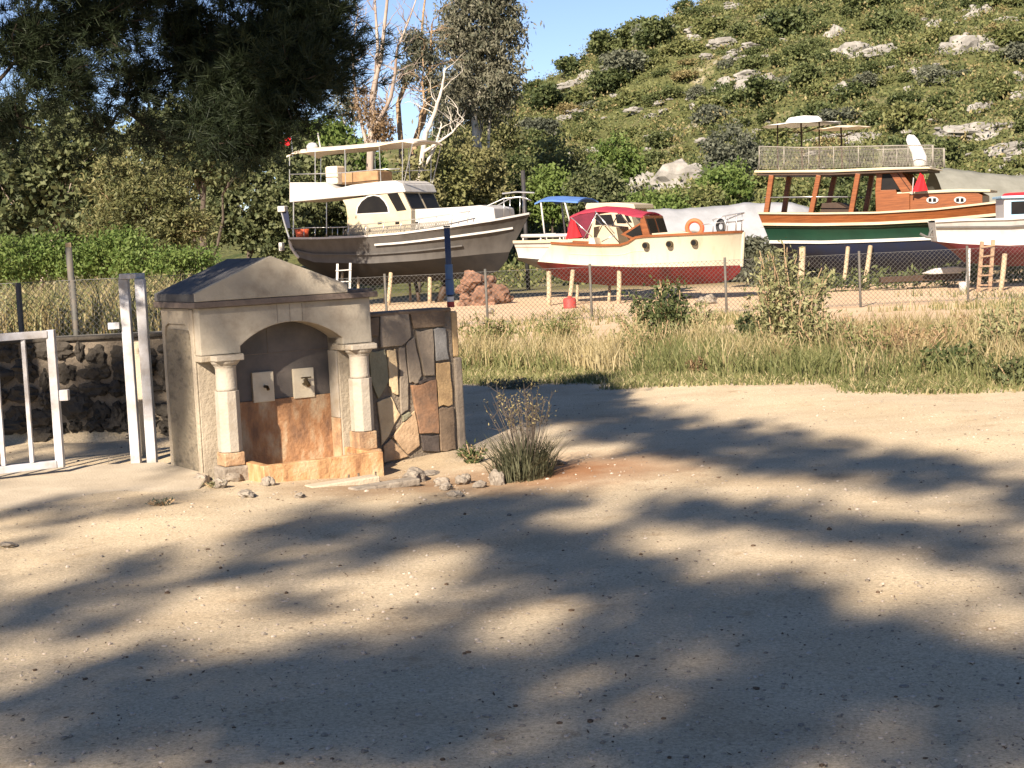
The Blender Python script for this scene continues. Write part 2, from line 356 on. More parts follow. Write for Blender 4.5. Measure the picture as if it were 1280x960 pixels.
for (i, j) in zip(*np.nonzero(fine)):
    nz[i, j] = noise.fractal(Vector((XX[i, j] * 1.5, YY[i, j] * 1.5, 3)), 1, 2, 4) * 0.008
ZZ = ZZ + nz
nx = len(xs)
V = np.stack([XX, YY, ZZ], -1).reshape(-1, 3)
idx = np.arange(len(V)).reshape(len(ys), nx)
Fq = np.stack([idx[:-1, :-1], idx[:-1, 1:], idx[1:, 1:], idx[1:, :-1]], -1).reshape(-1, 4)
gm = bpy.data.meshes.new("ground"); gm.from_pydata(V.tolist(), [], Fq.tolist())
gm.polygons.foreach_set("use_smooth", [True] * len(gm.polygons))
def ground_material():
    mt, t, b = _nodes("dusty_dirt"); L = t.links.new; N = t.nodes.new
    tc = N("ShaderNodeTexCoord"); o = tc.outputs["Object"]
    def ns(scale, det=6, rgh=0.6, dist=0):
        n = N("ShaderNodeTexNoise"); n.inputs["Scale"].default_value = scale; n.inputs["Detail"].default_value = det
        n.inputs["Roughness"].default_value = rgh; n.inputs["Distortion"].default_value = dist; L(o, n.inputs["Vector"]); return n.outputs[0]
    def mix(f, a, c, mode='MIX'):
        x = N("ShaderNodeMix"); x.data_type = 'RGBA'; x.blend_type = mode
        L(f, x.inputs[0]) if not isinstance(f, float) else setattr(x.inputs[0], 'default_value', f)
        for sck, val in ((x.inputs[6], a), (x.inputs[7], c)):
            if isinstance(val, tuple): sck.default_value = (*val, 1)
            else: L(val, sck)
        return x.outputs[2]
    big = _ramp(t, [(0.34, (0.52, 0.425, 0.29)), (0.5, (0.57, 0.475, 0.335)), (0.66, (0.46, 0.365, 0.245))]); L(ns(0.55, 5), big.inputs[0])
    gr = _ramp(t, [(0.38, (0.62, 0.6, 0.58)), (0.6, (1.14, 1.12, 1.1))]); L(ns(70, 8, 0.8), gr.inputs[0])
    c = mix(1.0, big.outputs[0], gr.outputs[0], 'MULTIPLY')
    # wheel tracks and drifts running with the road
    mpt = N("ShaderNodeMapping"); mpt.inputs["Rotation"].default_value = (0, 0, 0.32); mpt.inputs["Scale"].default_value = (0.28, 1.6, 1); L(o, mpt.inputs[0])
    nt_ = N("ShaderNodeTexNoise"); nt_.inputs["Scale"].default_value = 1.6; nt_.inputs["Detail"].default_value = 6; L(mpt.outputs[0], nt_.inputs["Vector"])
    trk = _ramp(t, [(0.38, (0.94, 0.93, 0.92)), (0.5, (1, 1, 1)), (0.64, (1.03, 1.03, 1.03))]); L(nt_.outputs[0], trk.inputs[0])
    c = mix(1.0, c, trk.outputs[0], 'MULTIPLY')
    dk = _ramp(t, [(0.58, (1, 1, 1)), (0.7, (0.74, 0.68, 0.62))]); L(ns(3.1, 8, 0.72), dk.inputs[0])
    c = mix(1.0, c, dk.outputs[0], 'MULTIPLY')
    # grit: small dark and pale grains
    vo = N("ShaderNodeTexVoronoi"); vo.inputs["Scale"].default_value = 70; L(o, vo.inputs["Vector"])
    sp = _ramp(t, [(0.08, (1, 1, 1)), (0.2, (0, 0, 0))]); L(vo.outputs["Distance"], sp.inputs[0])
    gmix = _ramp(t, [(0.0, (0.2, 0.16, 0.125)), (0.5, (0.42, 0.35, 0.28)), (1.0, (0.62, 0.56, 0.48))]); L(vo.outputs["Color"], gmix.inputs[0])
    pm = _ramp(t, [(0.4, (0, 0, 0)), (0.56, (1, 1, 1))]); L(ns(2.3, 4), pm.inputs[0])
    mm = N("ShaderNodeMath"); mm.operation = 'MULTIPLY'; L(sp.outputs[0], mm.inputs[0]); L(pm.outputs[0], mm.inputs[1])
    c = mix(mm.outputs[0], c, gmix.outputs[0])
    # reddish earth around the fountain foot and bush
    def spot(x, y, r0, r1):
        mp = N("ShaderNodeMapping"); mp.inputs["Location"].default_value = (-x, -y, 0); mp.vector_type = 'POINT'; L(o, mp.inputs[0])
        ln = N("ShaderNodeVectorMath"); ln.operation = 'LENGTH'; L(mp.outputs[0], ln.inputs[0])
        ad = N("ShaderNodeMath"); ad.operation = 'MULTIPLY_ADD'; L(ns(3.5, 5), ad.inputs[0]); ad.inputs[1].default_value = 0.9; L(ln.outputs[1], ad.inputs[2])
        r = _ramp(t, [(0.0, (1, 1, 1)), (1.0, (0, 0, 0))]); mr = N("ShaderNodeMapRange"); L(ad.outputs[0], mr.inputs[0])
        mr.inputs[1].default_value = r0; mr.inputs[2].default_value = r1; mr.inputs[3].default_value = 1; mr.inputs[4].default_value = 0
        return mr.outputs[0]
    c = mix(spot(0.35, 11.0, 0.6, 1.6), c, (0.3, 0.15, 0.075))
    c = mix(spot(-0.8, 11.0, 0.6, 1.5), c, (0.27, 0.17, 0.1))
    # boatyard: orange earth beyond the verge
    sx_ = N("ShaderNodeSeparateXYZ"); L(o, sx_.inputs[0])
    yr = N("ShaderNodeMapRange"); L(sx_.outputs[1], yr.inputs[0]); yr.inputs[1].default_value = 19; yr.inputs[2].default_value = 27
    yc = _ramp(t, [(0.35, (0.53, 0.37, 0.235)), (0.65, (0.57, 0.43, 0.29))]); L(ns(0.6, 5), yc.inputs[0])
    c = mix(yr.outputs[0], c, yc.outputs[0])
    fr = N("ShaderNodeMapRange"); L(sx_.outputs[1], fr.inputs[0]); fr.inputs[1].default_value = 56; fr.inputs[2].default_value = 66
    c = mix(fr.outputs[0], c, (0.13, 0.12, 0.055))
    L(c, b.inputs["Base Color"]); b.inputs["Roughness"].default_value = 0.95; b.inputs["Specular IOR Level"].default_value = 0.15
    bp = N("ShaderNodeBump"); bp.inputs["Strength"].default_value = 0.55; bp.inputs["Distance"].default_value = 0.02
    L(ns(22, 10, 0.75), bp.inputs["Height"]); L(bp.outputs[0], b.inputs["Normal"])
    return mt
gm.materials.append(ground_material())
g = link("ground", gm); tag(g, kind="structure")

# hill
def ridge(x): return np.clip(16.2 + 0.43 * x, 4, 75)
_hc = {}
def zhill0(x, y):
    t = (y - 70) / 100
    t = np.clip(t, -0.1, 1.6)
    prof = np.where(t < 1, t * (0.8 + 0.2 * t), 1 - 0.25 * (t - 1) ** 2 * 2)
    return -0.6 + (ridge(x) + 0.6) * prof
def zhill(x, y):
    n_ = noise.fractal(Vector((x * 0.045, y * 0.045, 1.3)), 1, 2, 5) * 2.4 + noise.fractal(Vector((x * 0.2, y * 0.2, 5.1)), 1, 2, 3) * 0.5
    return float(zhill0(x, y)) + n_ * float(np.clip((y - 70) / 25, 0, 1))
def hillhit(px, py):
    d = ray(px, py); t = 68.0
    while t < 260:
        p = CAM + d * (t / d[1])
        if p[2] < zhill(p[0], p[1]): return p
        t += 0.5
    return None
hx = np.arange(-110, 171, 1.7); hy = np.arange(66, 300, 1.7)
rows = [[(x, y, zhill(x, y)) for x in hx] for y in hy]
hm = MB(); hm.grid(rows)
def hill_material():
    mt, t, b = _nodes("hillside_earth"); L = t.links.new; N = t.nodes.new
    tc = N("ShaderNodeTexCoord"); o = tc.outputs["Object"]
    n1 = N("ShaderNodeTexNoise"); n1.inputs["Scale"].default_value = 0.22; n1.inputs["Detail"].default_value = 8; n1.inputs["Roughness"].default_value = 0.7; L(o, n1.inputs["Vector"])
    r = _ramp(t, [(0.36, (0.05, 0.066, 0.024)), (0.46, (0.1, 0.105, 0.042)), (0.54, (0.075, 0.085, 0.034)), (0.62, (0.2, 0.18, 0.095)), (0.68, (0.3, 0.28, 0.23))]); L(n1.outputs[0], r.inputs[0])
    L(r.outputs[0], b.inputs["Base Color"]); b.inputs["Roughness"].default_value = 0.95; b.inputs["Specular IOR Level"].default_value = 0.1
    n2 = N("ShaderNodeTexNoise"); n2.inputs["Scale"].default_value = 2.5; n2.inputs["Detail"].default_value = 8; L(o, n2.inputs["Vector"])
    bp = N("ShaderNodeBump"); bp.inputs["Strength"].default_value = 0.8; bp.inputs["Distance"].default_value = 0.4; L(n2.outputs[0], bp.inputs["Height"]); L(bp.outputs[0], b.inputs["Normal"])
    return mt
hill = hm.build("hillside", hill_material(), smooth=True); tag(hill, kind="structure")

# rock outcrops on the hill: (px, py, half width px, half height px, label)
ROCKS = [
 (862, 220, 44, 22, "large grey rock face low on the hill above the red canopy boat"), (808, 228, 22, 17, "rounded grey boulder beside the large low rock face on the hill"),
 (910, 106, 17, 12, "blocky grey rock left of the paired boulders halfway up the hill"), (948, 102, 24, 11, "wide pale boulder halfway up the hill, right of the blocky grey rock"),
 (790, 69, 20, 6, "pale flat rock on the upper left hillside"), (866, 48, 10, 7, "small rock below the skyline left of centre on the hill"),
 (1070, 63, 30, 13, "long pale boulder high on the hill above the wooden boat"), (1208, 58, 34, 17, "biggest pale boulder high on the right hillside"),
 (1056, 113, 20, 11, "grey boulder under the long pale boulder on the hill"), (842, 168, 30, 5, "slanting pale rock ledge above the large low rock face"),
 (1082, 171, 40, 10, "long flat rock ledge just above the wooden boat's deck rail"), (1225, 160, 48, 11, "broad grey ledge on the right hillside above the tarpaulin"),
 (1262, 184, 30, 9, "lower grey ledge at the right edge of the hill"), (735, 94, 11, 9, "small grey rock on the left hillside under the ridge"),
 (655, 160, 20, 7, "slanting rock beside the eucalyptus crown"), (985, 178, 18, 8, "pale rock behind the left parasol"), (1020, 176, 13, 7, "small pale rock behind the right parasol"),
 (1228, 14, 18, 12, "rock near the top right of the hill"), (1270, 100, 14, 12, "grey rock at the right edge below the biggest boulder"), (1277, 118, 12, 9, "dark fissured rock at the right edge of the hill"),
 (955, 24, 9, 8, "small upright rock near the top of the hill"), (1046, 40, 12, 10, "upright rock left of the long pale boulder"), (915, 74, 9, 6, "little rock above the paired boulders"),
 (1146, 90, 13, 7, "small rock between the two pale boulders"), (692, 216, 22, 10, "grey rock low on the hill above the blue awning"), (884, 176, 12, 5, "little ledge right of the slanting pale ledge"),
 (1172, 30, 12, 10, "rock near the top of the hill left of the right corner"), (1255, 210, 24, 7, "lowest ledge on the right behind the tarpaulin"), (980, 50, 8, 5, "tiny rock under the hill top"), (1130, 20, 10, 7, "tiny rock at the hill top"),
 (770, 120, 9, 5, "small flat rock in the scrub left of the paired boulders"), (1010, 95, 9, 5, "small rock right of the paired boulders"), (600, 175, 12, 6, "rock at the foot of the eucalyptus"),
]
for k, (px, py, a, b_, lab) in enumerate(ROCKS):
    h = hillhit(px, py + b_ * 0.4)
    if h is None: continue
    sc = h[1] / FPX
    me = rockmesh("boulder", a * sc * 1.2, a * sc * 0.8, b_ * sc * 1.5, M['limestone'], k + 3, 4, 0.32, 1.5, 0.1)
    o = link("boulder", me, loc=(h[0], h[1] + 0.3, h[2] - b_ * sc * .35)); o.rotation_euler = (0, random.uniform(-.12, .12), random.uniform(-0.5, 0.5)); tag(o, lab, "rock", "rock outcrops on the hillside")

n_ = 0; small = [rockmesh("small_rock", 1, .8, .6, M['limestone'], 300 + k, 3, .38, 1.7, .15) for k in range(6)]
while n_ < 150:
    px, py = random.uniform(640, 1400), random.uniform(-20, 240); h = hillhit(px, py)
    if h is None or h[1] > 185: continue
    o = link("small_rock", small[n_ % 6], loc=(h[0], h[1], h[2] + .25)); s_ = random.choice([3, 4, 5, 7, 9, 12]) * h[1] / FPX; o.scale = (s_ * random.uniform(1, 1.9), s_, s_ * random.uniform(.7, 1.2)); o.rotation_euler = (0, random.uniform(-.25, .25), random.uniform(-.6, .6))
    tag(o, "small pale rock showing between shrubs on the hillside", "rock", "small rocks scattered on the hillside"); n_ += 1
# shrubs on the hill: shared meshes, one object each
SHR = []
for k, (mk, asp, flat, lab) in enumerate([('scrub_a', .6, .8, "dark green rounded shrub on the rocky hillside"), ('scrub_a', .6, 1.05, "dark green rounded shrub on the rocky hillside"),
        ('scrub_b', .6, .7, "olive green low shrub on the rocky hillside"), ('scrub_b', .6, .9, "olive green low shrub on the rocky hillside"),
        ('scrub_c', .55, .9, "grey green shrub on the rocky hillside"), ('scrub_d', .5, .6, "dry yellowish brush on the rocky hillside")]):
    bl = [(0, 0, .5 * flat, .8, .8, .6 * flat)] + [(rng.uniform(-.6, .6), rng.uniform(-.6, .6), rng.uniform(.3, .9) * flat, .5, .5, .42 * flat) for _ in range(4)]
    P = crown_points(bl, 110, 26, .11)
    SHR.append((fastmesh("shrub", leafquads(P, .17, 0, asp), 4, M[mk]), lab))
pts = []
tries = 0
while len(pts) < 296 and tries < 14000:
    tries += 1
    px = random.uniform(560, 1420); py = random.uniform(-30, 262)
    h = hillhit(px, py)
    if h is None or h[1] > 200: continue
    R_ = random.choice([13, 16, 20, 25, 32]) * h[1] / FPX * random.uniform(.8, 1.15)
    if any((h[0] - q[0]) ** 2 + (h[1] - q[1]) ** 2 * .35 < ((R_ + q[3]) * .5) ** 2 for q in pts): continue
    if any(abs(px - r[0]) < r[2] * .9 and -14 < py - r[1] < r[3] + 8 for r in ROCKS): continue
    pts.append((h[0], h[1], h[2], R_))
for (x, y, z, R_) in pts:
    i = random.choices(range(6), [8, 7, 4, 3, 2, 1])[0]
    o = link("shrub", SHR[i][0], loc=(x, y, z - .1)); o.scale = (R_, R_ * random.uniform(.85, 1.15), R_ * random.uniform(.7, 1.05)); o.rotation_euler = (0, 0, random.uniform(0, 6.3))
    tag(o, SHR[i][1], "shrub", SHR[i][1].replace("shrub", "shrubs"))
# low scrub and dry grass between them: uncountable
cl = []
while len(cl) < 10500:
    px = random.uniform(540, 1430); py = random.uniform(-40, 268)
    d = ray(px, py); t = random.uniform(70, 175)
    x = d[0] * t / d[1]; y = t
    cl.append((x, y, zhill(x, y)))
cl = np.array(cl); k = 22
P = np.repeat(cl, k, axis=0) + rng.normal(size=(len(cl) * k, 3)) * np.array([.38, .38, .18]) * np.repeat(rng.uniform(.5, 1.6, len(cl)) * (1 + 1.1 * (rng.random(len(cl)) < .25)), k)[:, None] + np.array([0, 0, .18])
me = fastmesh("hillside_scrub", leafquads(P, .25, 0, .5, .6), 4, [M['scrub_b'], M['scrub_a'], M['scrub_d']], np.repeat(rng.choice(3, len(cl), p=[.5, .36, .14]), k))
tag(link("hillside_scrub", me), "low olive scrub and dry grass covering the rocky hillside", "scrub", kind="stuff")

# ------------------------------------------------------------------ background trees
def tp(px, py, Y): return at(px, py, Y)
def btree(name, label, px, Y, lobes, clumps, per, spread, leaf, ml, mb_, trunk=.2, top=None, **kw):
    """lobes given as (px, py, dy, rx_px, ry_px) measured on the photograph at distance Y"""
    base = tp(px, 300, Y); base[2] = zg1(base[0], Y) if Y < 68 else max(zhill(base[0], Y), -.5)
    s = Y / FPX; bl = []
    for (a, b_, dy, rx, ry) in lobes:
        q = tp(a, b_, Y) - base; bl.append((q[0], dy, q[2], rx * s, rx * s * .9, ry * s))
    tt = None
    if top: q = tp(top[0], top[1], Y) - base; tt = (q[0], 0, q[2])
    return tree(name, label, "tree", tuple(base), bl, clumps, per, spread, leaf, M[ml], M[mb_], trunk, tt, **kw)
# the tall eucalyptus left of the hill
btree("eucalyptus_tree", "tall grey green eucalyptus with dense drooping crown left of the hill", 592, 80,
      [(600, 20, 0, 52, 60), (610, -40, 0, 44, 60), (575, 70, 0, 28, 55), (630, 60, 0, 24, 45), (600, 120, .5, 40, 40), (562, 130, 0, 24, 40), (620, 100, 0, 30, 35)], 560, 60, .3, .27, 'leaf_euc', 'bark_white', .28, (600, 60), aspect=.3, droop=1.0)
# pale half bare trunks behind the trawler
def bare(name, label, px, Y, stems, mk, foliage=None, fk='leaf_brown', twigs=14):
    base = tp(px, 300, Y); base[2] = zg1(base[0], Y); root = empty(name, tuple(base), label, "tree"); s = Y / FPX
    mb = MB(); ends = []
    for st in stems:
        pl = [Vector(tp(a, b_, Y + dy) - base) for (a, b_, dy) in st[1]]
        pl2 = []
        for i in range(len(pl) - 1):
            for k in range(4): pl2.append(pl[i].lerp(pl[i + 1], k / 4) + Vector((random.gauss(0, .02), random.gauss(0, .03), 0)))
        pl2.append(pl[-1]); n = len(pl2)
        mb.tube(pl2, [.78 * st[0] * s * (1 - .75 * i / (n - 1)) for i in range(n)], 7)
        for k in range(twigs):
            i = random.randint(n // 3, n - 1); d = Vector((random.uniform(-1, 1), random.uniform(-.6, .6), random.uniform(.1, 1.1))).normalized() * random.uniform(.5, 1.5)
            tw = wiggle(pl2[i], pl2[i] + d, 4, .08); mb.tube(tw, [.03, .022, .016, .011, .006], 5, False)
            for _ in range(3):
                d2 = (d.normalized() + Vector(rng.normal(size=3)) * .55).normalized() * random.uniform(.3, .8); j = random.randint(1, 4)
                mb.tube([tw[j], tw[j] + d2 * .5 + Vector((0, 0, .03)), tw[j] + d2], [.012, .009, .004], 4, False)
    mb.build('trunk', M[mk], root, smooth=True)
    if foliage:
        bl = []
        for (a, b_, rx, ry, _) in foliage:
            q = tp(a, b_, Y) - base; bl.append((q[0], 0, q[2], rx * s, rx * s, ry * s))
        P = crown_points(bl, sum(f[4] for f in foliage), 34, .22)
        link('crown', fastmesh('crown', leafquads(P, .2, .9, .3), 4, M[fk]), root)
    return root
bare("bare_tree", "half bare pale trunk with dead upright branches behind the grey motor yacht", 462, 72,
     [(7.5, [(462, 300, 0), (463, 180, 0), (466, 120, 0), (478, 60, 0), (488, -40, 0)]), (4.5, [(466, 130, 0), (472, 60, .4), (468, -30, .5)]), (4, [(464, 170, 0), (490, 120, -.4), (497, 60, -.5), (520, 0, -.6)]), (3.5, [(463, 200, 0), (446, 130, .5), (440, 60, .6), (448, 10, .6)]), (3, [(464, 190, 0), (480, 150, 0), (486, 110, 0)])],
     'bark_pale', [(472, 150, 13, 25, 22), (452, 130, 10, 24, 10), (476, 165, 16, 18, 30)], twigs=14)
bare("bare_tree", "leaning tan branched tree with sparse crown left of the tall eucalyptus", 520, 74,
     [(6, [(500, 300, 0), (520, 175, 0), (535, 130, 0), (538, 80, 0), (540, 30, 0)]), (5, [(505, 240, 0), (498, 130, .5), (512, 90, .5), (526, 45, .5), (533, -20, .5)]), (3.5, [(520, 180, 0), (530, 130, -.5), (528, 70, -.5)])],
     'bark_tan', [(522, 60, 16, 26, 60), (506, 95, 12, 22, 30), (540, 85, 16, 34, 60), (545, 130, 12, 25, 30), (512, 50, 9, 20, 16)], fk='leaf_euc', twigs=14)
bare("bare_tree", "bleached white dead trunk leaning right behind the yacht canopy", 528, 70,
     [(5, [(512, 300, 0), (533, 165, 0), (545, 135, 0), (553, 108, 0), (556, 85, 0)]), (4, [(520, 230, 0), (545, 180, .4), (552, 155, .4)]), (3, [(530, 190, 0), (560, 170, 0), (580, 150, 0)])], 'bark_white', twigs=5)
# trees and tall shrubs behind the boats
btree("broad_tree", "broad olive toned tree with feathery crown behind the green hedge", 190, 33, [(185, 250, 0, 62, 50), (150, 225, 0, 40, 30), (225, 280, 0, 45, 35), (130, 285, .5, 35, 30), (190, 300, 0, 60, 25)], 420, 54, .1, .1, 'leaf_olive', 'bark_tan', .12, (190, 260), aspect=.35)
btree("dark_tree", "dark green tree left of the grey motor yacht's stern", 305, 67, [(310, 250, 0, 55, 45), (280, 220, 0, 40, 35), (340, 225, 0, 40, 40), (330, 285, 0, 50, 35), (265, 275, 0, 35, 35)], 300, 50, .2, .2, 'leaf_dark', 'bark_dark', .16, (310, 260), aspect=.6)
btree("dark_tree", "dense shadowy tree at the left edge behind the pine", 20, 36, [(10, 240, 0, 70, 70), (70, 220, 0, 50, 50), (-50, 260, 0, 60, 60), (100, 180, 0, 50, 40), (40, 160, 1, 70, 45)], 360, 50, .14, .15, 'leaf_dark', 'bark_pale', .1, (74, 255), aspect=.6)
btree("dark_tree", "leafy dark tree seen under the grey motor yacht's flybridge", 400, 72, [(400, 225, 0, 55, 40), (360, 200, 0, 35, 35), (430, 260, 0, 45, 40), (385, 280, 0, 50, 35)], 300, 46, .25, .26, 'leaf_dark', 'bark_dark', .2, (400, 240), aspect=.6)
btree("sunlit_tree", "sunlit yellow green tree top between the pine and the bare trunk", 405, 84, [(405, 185, 0, 45, 32), (385, 170, 0, 28, 22), (440, 205, 0, 38, 30)], 220, 44, .3, .3, 'leaf_green', 'bark_tan', .2, (405, 200), aspect=.5)
btree("blue_grey_tree", "thin blue grey tree behind the bare trunk", 425, 90, [(430, 150, 0, 22, 45), (415, 190, 0, 25, 30)], 70, 40, .3, .28, 'leaf_euc', 'bark_white', .15, (430, 150), aspect=.3)
btree("dark_tree", "dark tree between the pine and the hedge, upper left", 250, 52, [(250, 190, 0, 65, 45), (210, 165, 0, 55, 40), (300, 175, 0, 45, 30)], 300, 46, .2, .19, 'leaf_dark', 'bark_dark', .18, (250, 200), aspect=.5)
btree("dark_tree", "dark leafy tree far behind the left fence, low under the pine", 75, 62, [(75, 235, 0, 60, 45), (20, 225, 0, 55, 45), (120, 255, 0, 50, 40), (75, 285, 0, 90, 30), (-40, 240, 0, 60, 60)], 330, 46, .24, .24, 'leaf_dark', 'bark_dark', .18, (75, 240), aspect=.5)
btree("broad_tree", "olive toned tree far behind the left trees under the pine's middle", 170, 74, [(170, 215, 0, 60, 50), (120, 235, 0, 50, 50), (225, 230, 0, 50, 50), (170, 280, 0, 110, 35), (275, 215, 0, 45, 45)], 330, 46, .28, .27, 'leaf_olive', 'bark_dark', .18, (170, 240), aspect=.5)
for (px, py, Y, rx, ry, mk, lab, n) in [
        (585, 215, 76, 50, 45, 'leaf_olive', "large olive green bush behind the motor yacht's foredeck", 260), (550, 220, 72, 32, 38, 'scrub_b', "bush right of the yacht's canopy posts", 130), (640, 225, 80, 42, 40, 'scrub_a', "dark bush left of the lone black pole", 190),
        (690, 235, 78, 34, 28, 'leaf_green', "bright green bush behind the blue awning", 130), (745, 232, 76, 34, 28, 'leaf_dark', "dark leafy bush above the red canopy boat", 150), (772, 195, 84, 28, 22, 'leaf_green', "green bush left of the large rock face", 100),
        (915, 185, 86, 34, 30, 'scrub_c', "blue green tall bush right of the large rock face", 160), (905, 225, 78, 34, 22, 'leaf_green', "green bush above the grey tarpaulin", 110), (860, 250, 74, 45, 16, 'scrub_b', "low olive bush behind the grey tarpaulin", 110), (520, 230, 70, 26, 34, 'leaf_olive', "olive bush under the yacht's canopy", 90),
        (980, 250, 75, 50, 22, 'scrub_b', "olive bush seen between the wooden boat's posts", 110), (1060, 250, 75, 40, 20, 'scrub_a', "dark bush seen through the wooden boat's deck", 90), (610, 165, 92, 45, 30, 'leaf_olive', "olive bush below the eucalyptus on the hill foot", 130), (1215, 222, 78, 50, 18, 'scrub_b', "low green bush above the grey green tarpaulin", 100), (700, 195, 88, 40, 25, 'scrub_b', "olive bush above the lone black pole", 110), (820, 255, 70, 40, 14, 'leaf_green', "low green bush left of the grey tarpaulin", 80)]:
    btree("bush", lab, px, Y, [(px, py, 0, rx, ry), (px - rx * .5, py + ry * .4, 0, rx * .6, ry * .6), (px + rx * .5, py + ry * .35, 0, rx * .6, ry * .6), (px, py + ry * .9, 0, rx, ry * .6)], n, 40, .22, .22, mk, 'bark_dark', .08, (px, py), aspect=.5, limbs=[])["category"] = "bush"
# hedge behind the left fence
hp = tp(110, 300, 25); root = empty("hedge", (hp[0], 25, .0), "bright green leafy hedge behind the left chain link fence", "hedge")
bl = []
for px in range(-60, 262, 24):
    q = tp(px, 330 + random.uniform(-8, 10) - (8 if px < 200 else -8), 25) - np.array([hp[0], 25, 0]); bl.append((q[0], random.uniform(-.4, .4), q[2], .42, .5, .42))
P = crown_points(bl, 560, 56, .08); link('crown', fastmesh('crown', leafquads(P, .062, 0, .5), 4, M['leaf_green']), root)
for b_ in bl: MB().tube(wiggle((b_[0], b_[1], zg1(hp[0] + b_[0], 25) - .1), b_[:3], 4, .05), [.03, .026, .02, .015, .01], 5).build('stem', M['bark_dark'], root)

# ------------------------------------------------------------------ street fountain
TH = math.radians(32)
FL = gnd(262, 598)
FO = Vector((FL[0], FL[1], -0.02))
fount = empty("street_fountain", FO, "old stone street fountain with arched niche, two columns and gabled roof beside the dirt road", "fountain", TH)
def arch(x0, x1, zs, rise, n=20):
    c = (x0 + x1) / 2; hw = (x1 - x0) / 2; Rr = (hw * hw + rise * rise) / (2 * rise); zc = zs + rise - Rr
    a0 = math.asin(hw / Rr)
    return [(c + Rr * math.sin(-a0 + 2 * a0 * i / n), zc + Rr * math.cos(-a0 + 2 * a0 * i / n)) for i in range(n + 1)]
W_, D_, HE = 1.36, 0.74, 1.24
NX0, NX1, ZS = 0.3, 1.12, 0.95
ar = arch(NX0, NX1, ZS, 0.15)
# body: left block, right block, back wall, side block behind the niche
mb = MB(); mb.box(0.0, NX0, .1, D_, -.2, HE); mb.box(NX1, W_, .1, D_, -.2, HE); mb.box(NX0, NX1, .28, D_, -.2, HE)
mb.build('masonry_body', M['stone'], fount, bevel=.008)
# frieze with the arch cut out
def outl(x0, x1, y, ztop):
    return [(x0, y, ztop), (x0, y, ZS - .05)] + [(NX0, y, ZS - .05)] + [(a, y, b_) for a, b_ in ar] + [(NX1, y, ZS - .05), (x1, y, ZS - .05), (x1, y, ztop)]
mb = MB(); mb.prism(outl(-.004, W_ + .004, .0, HE), outl(-.004, W_ + .004, .25, HE)); fr = mb.build('frieze', M['gable'], fount, bevel=.006)
mb = MB()
for xa, xb in ((.60, .602), (.70, .702), (.80, .802)): mb.box(xa, xb, -.0025, .0, ZS + .15, HE - .01)
mb.build('voussoir_joint', M['mortar'], fr)
# impost ledges
for x0, x1 in ((-.015, NX0 + .015), (NX1 - .015, W_ + .02)):
    MB().box(x0, x1, -.02, .16, ZS - .095, ZS - .052).build('impost', M['stone'], fount, bevel=.006)
# cornice and roof slab
MB().box(-.05, W_ + .05, -.05, D_ + .05, HE + .002, HE + .045).build('cornice', M['cornice'], fount, bevel=.005)
rf = MB(); gx0, gx1, ap = -.045, 1.16, .56; zt = HE + .045; zf = zt + .06; za = zt + .295
A = [(gx0, -.04, zt + .002), (gx1, -.04, zt + .002), (gx1, -.04, zf), (ap, -.04, za), (gx0, -.04, zf)]
rf.prism([(x, y + .01, z) for x, y, z in A], [(x, D_ + .04, z) for x, y, z in A]); roof = rf.build('roof', M['roofstone'], fount, bevel=.006)
A2 = [(gx0 + .004, -.046, zt + .003), (gx1 + .004, -.046, zt + .003), (gx1 + .004, -.046, zf + .006), (ap, -.046, za + .008), (gx0 + .004, -.046, zf + .006)]
MB().prism(A2, [(x, -.005, z) for x, y, z in A2]).build('pediment', M['gable'], fount, bevel=.006)
MB().box(gx1 + .004, W_ + .03, 0, D_, zt + .002, zt + .02).build('roof_ledge', M['cornice'], fount)
# columns
def column(cx, cy, hb):
    oct_ = lambda r, z: [(cx + r * math.cos(math.pi / 4 * k + math.pi / 8), cy + r * math.sin(math.pi / 4 * k + math.pi / 8), z) for k in range(8)]
    def drum(r0, z0, r1, z1): return MB().prism(oct_(r0, z0), oct_(r1, z1))
    s_ = drum(.088, hb, .088, .64).build('column_shaft', M['stone_pale'], fount, bevel=.004)
    MB().lathe([(0, .642), (.078, .642), (.074, .66), (.074, .8), (.078, .815), (.085, .82), (0, .82)], (cx, cy, 0), 24).build('column_neck', M['stone_pale'], fount, smooth=True)
    c_ = MB().lathe([(0, .822), (.082, .822), (.1, .84), (.108, .855), (0, .855)], (cx, cy, 0), 24); c_.build('capital', M['stone_pale'], fount)
    MB().box(cx - .108, cx + .108, cy - .108, cy + .1, .857, .853 + .045).build('abacus', M['stone_pale'], fount, bevel=.008)
    MB().box(cx - .078, cx + .078, cy - .078, cy + .078, .1, hb - .003).build('column_base', M['stone_base'], fount, bevel=.008)
    MB().box(cx - .105, cx + .105, cy - .1, cy + .1, -.2, .098).build('plinth', M['stone_base'] if cx > .6 else M['loose_stone'], fount, bevel=.015)
column(.165, -.02, .2); column(1.235, -.02, .24)
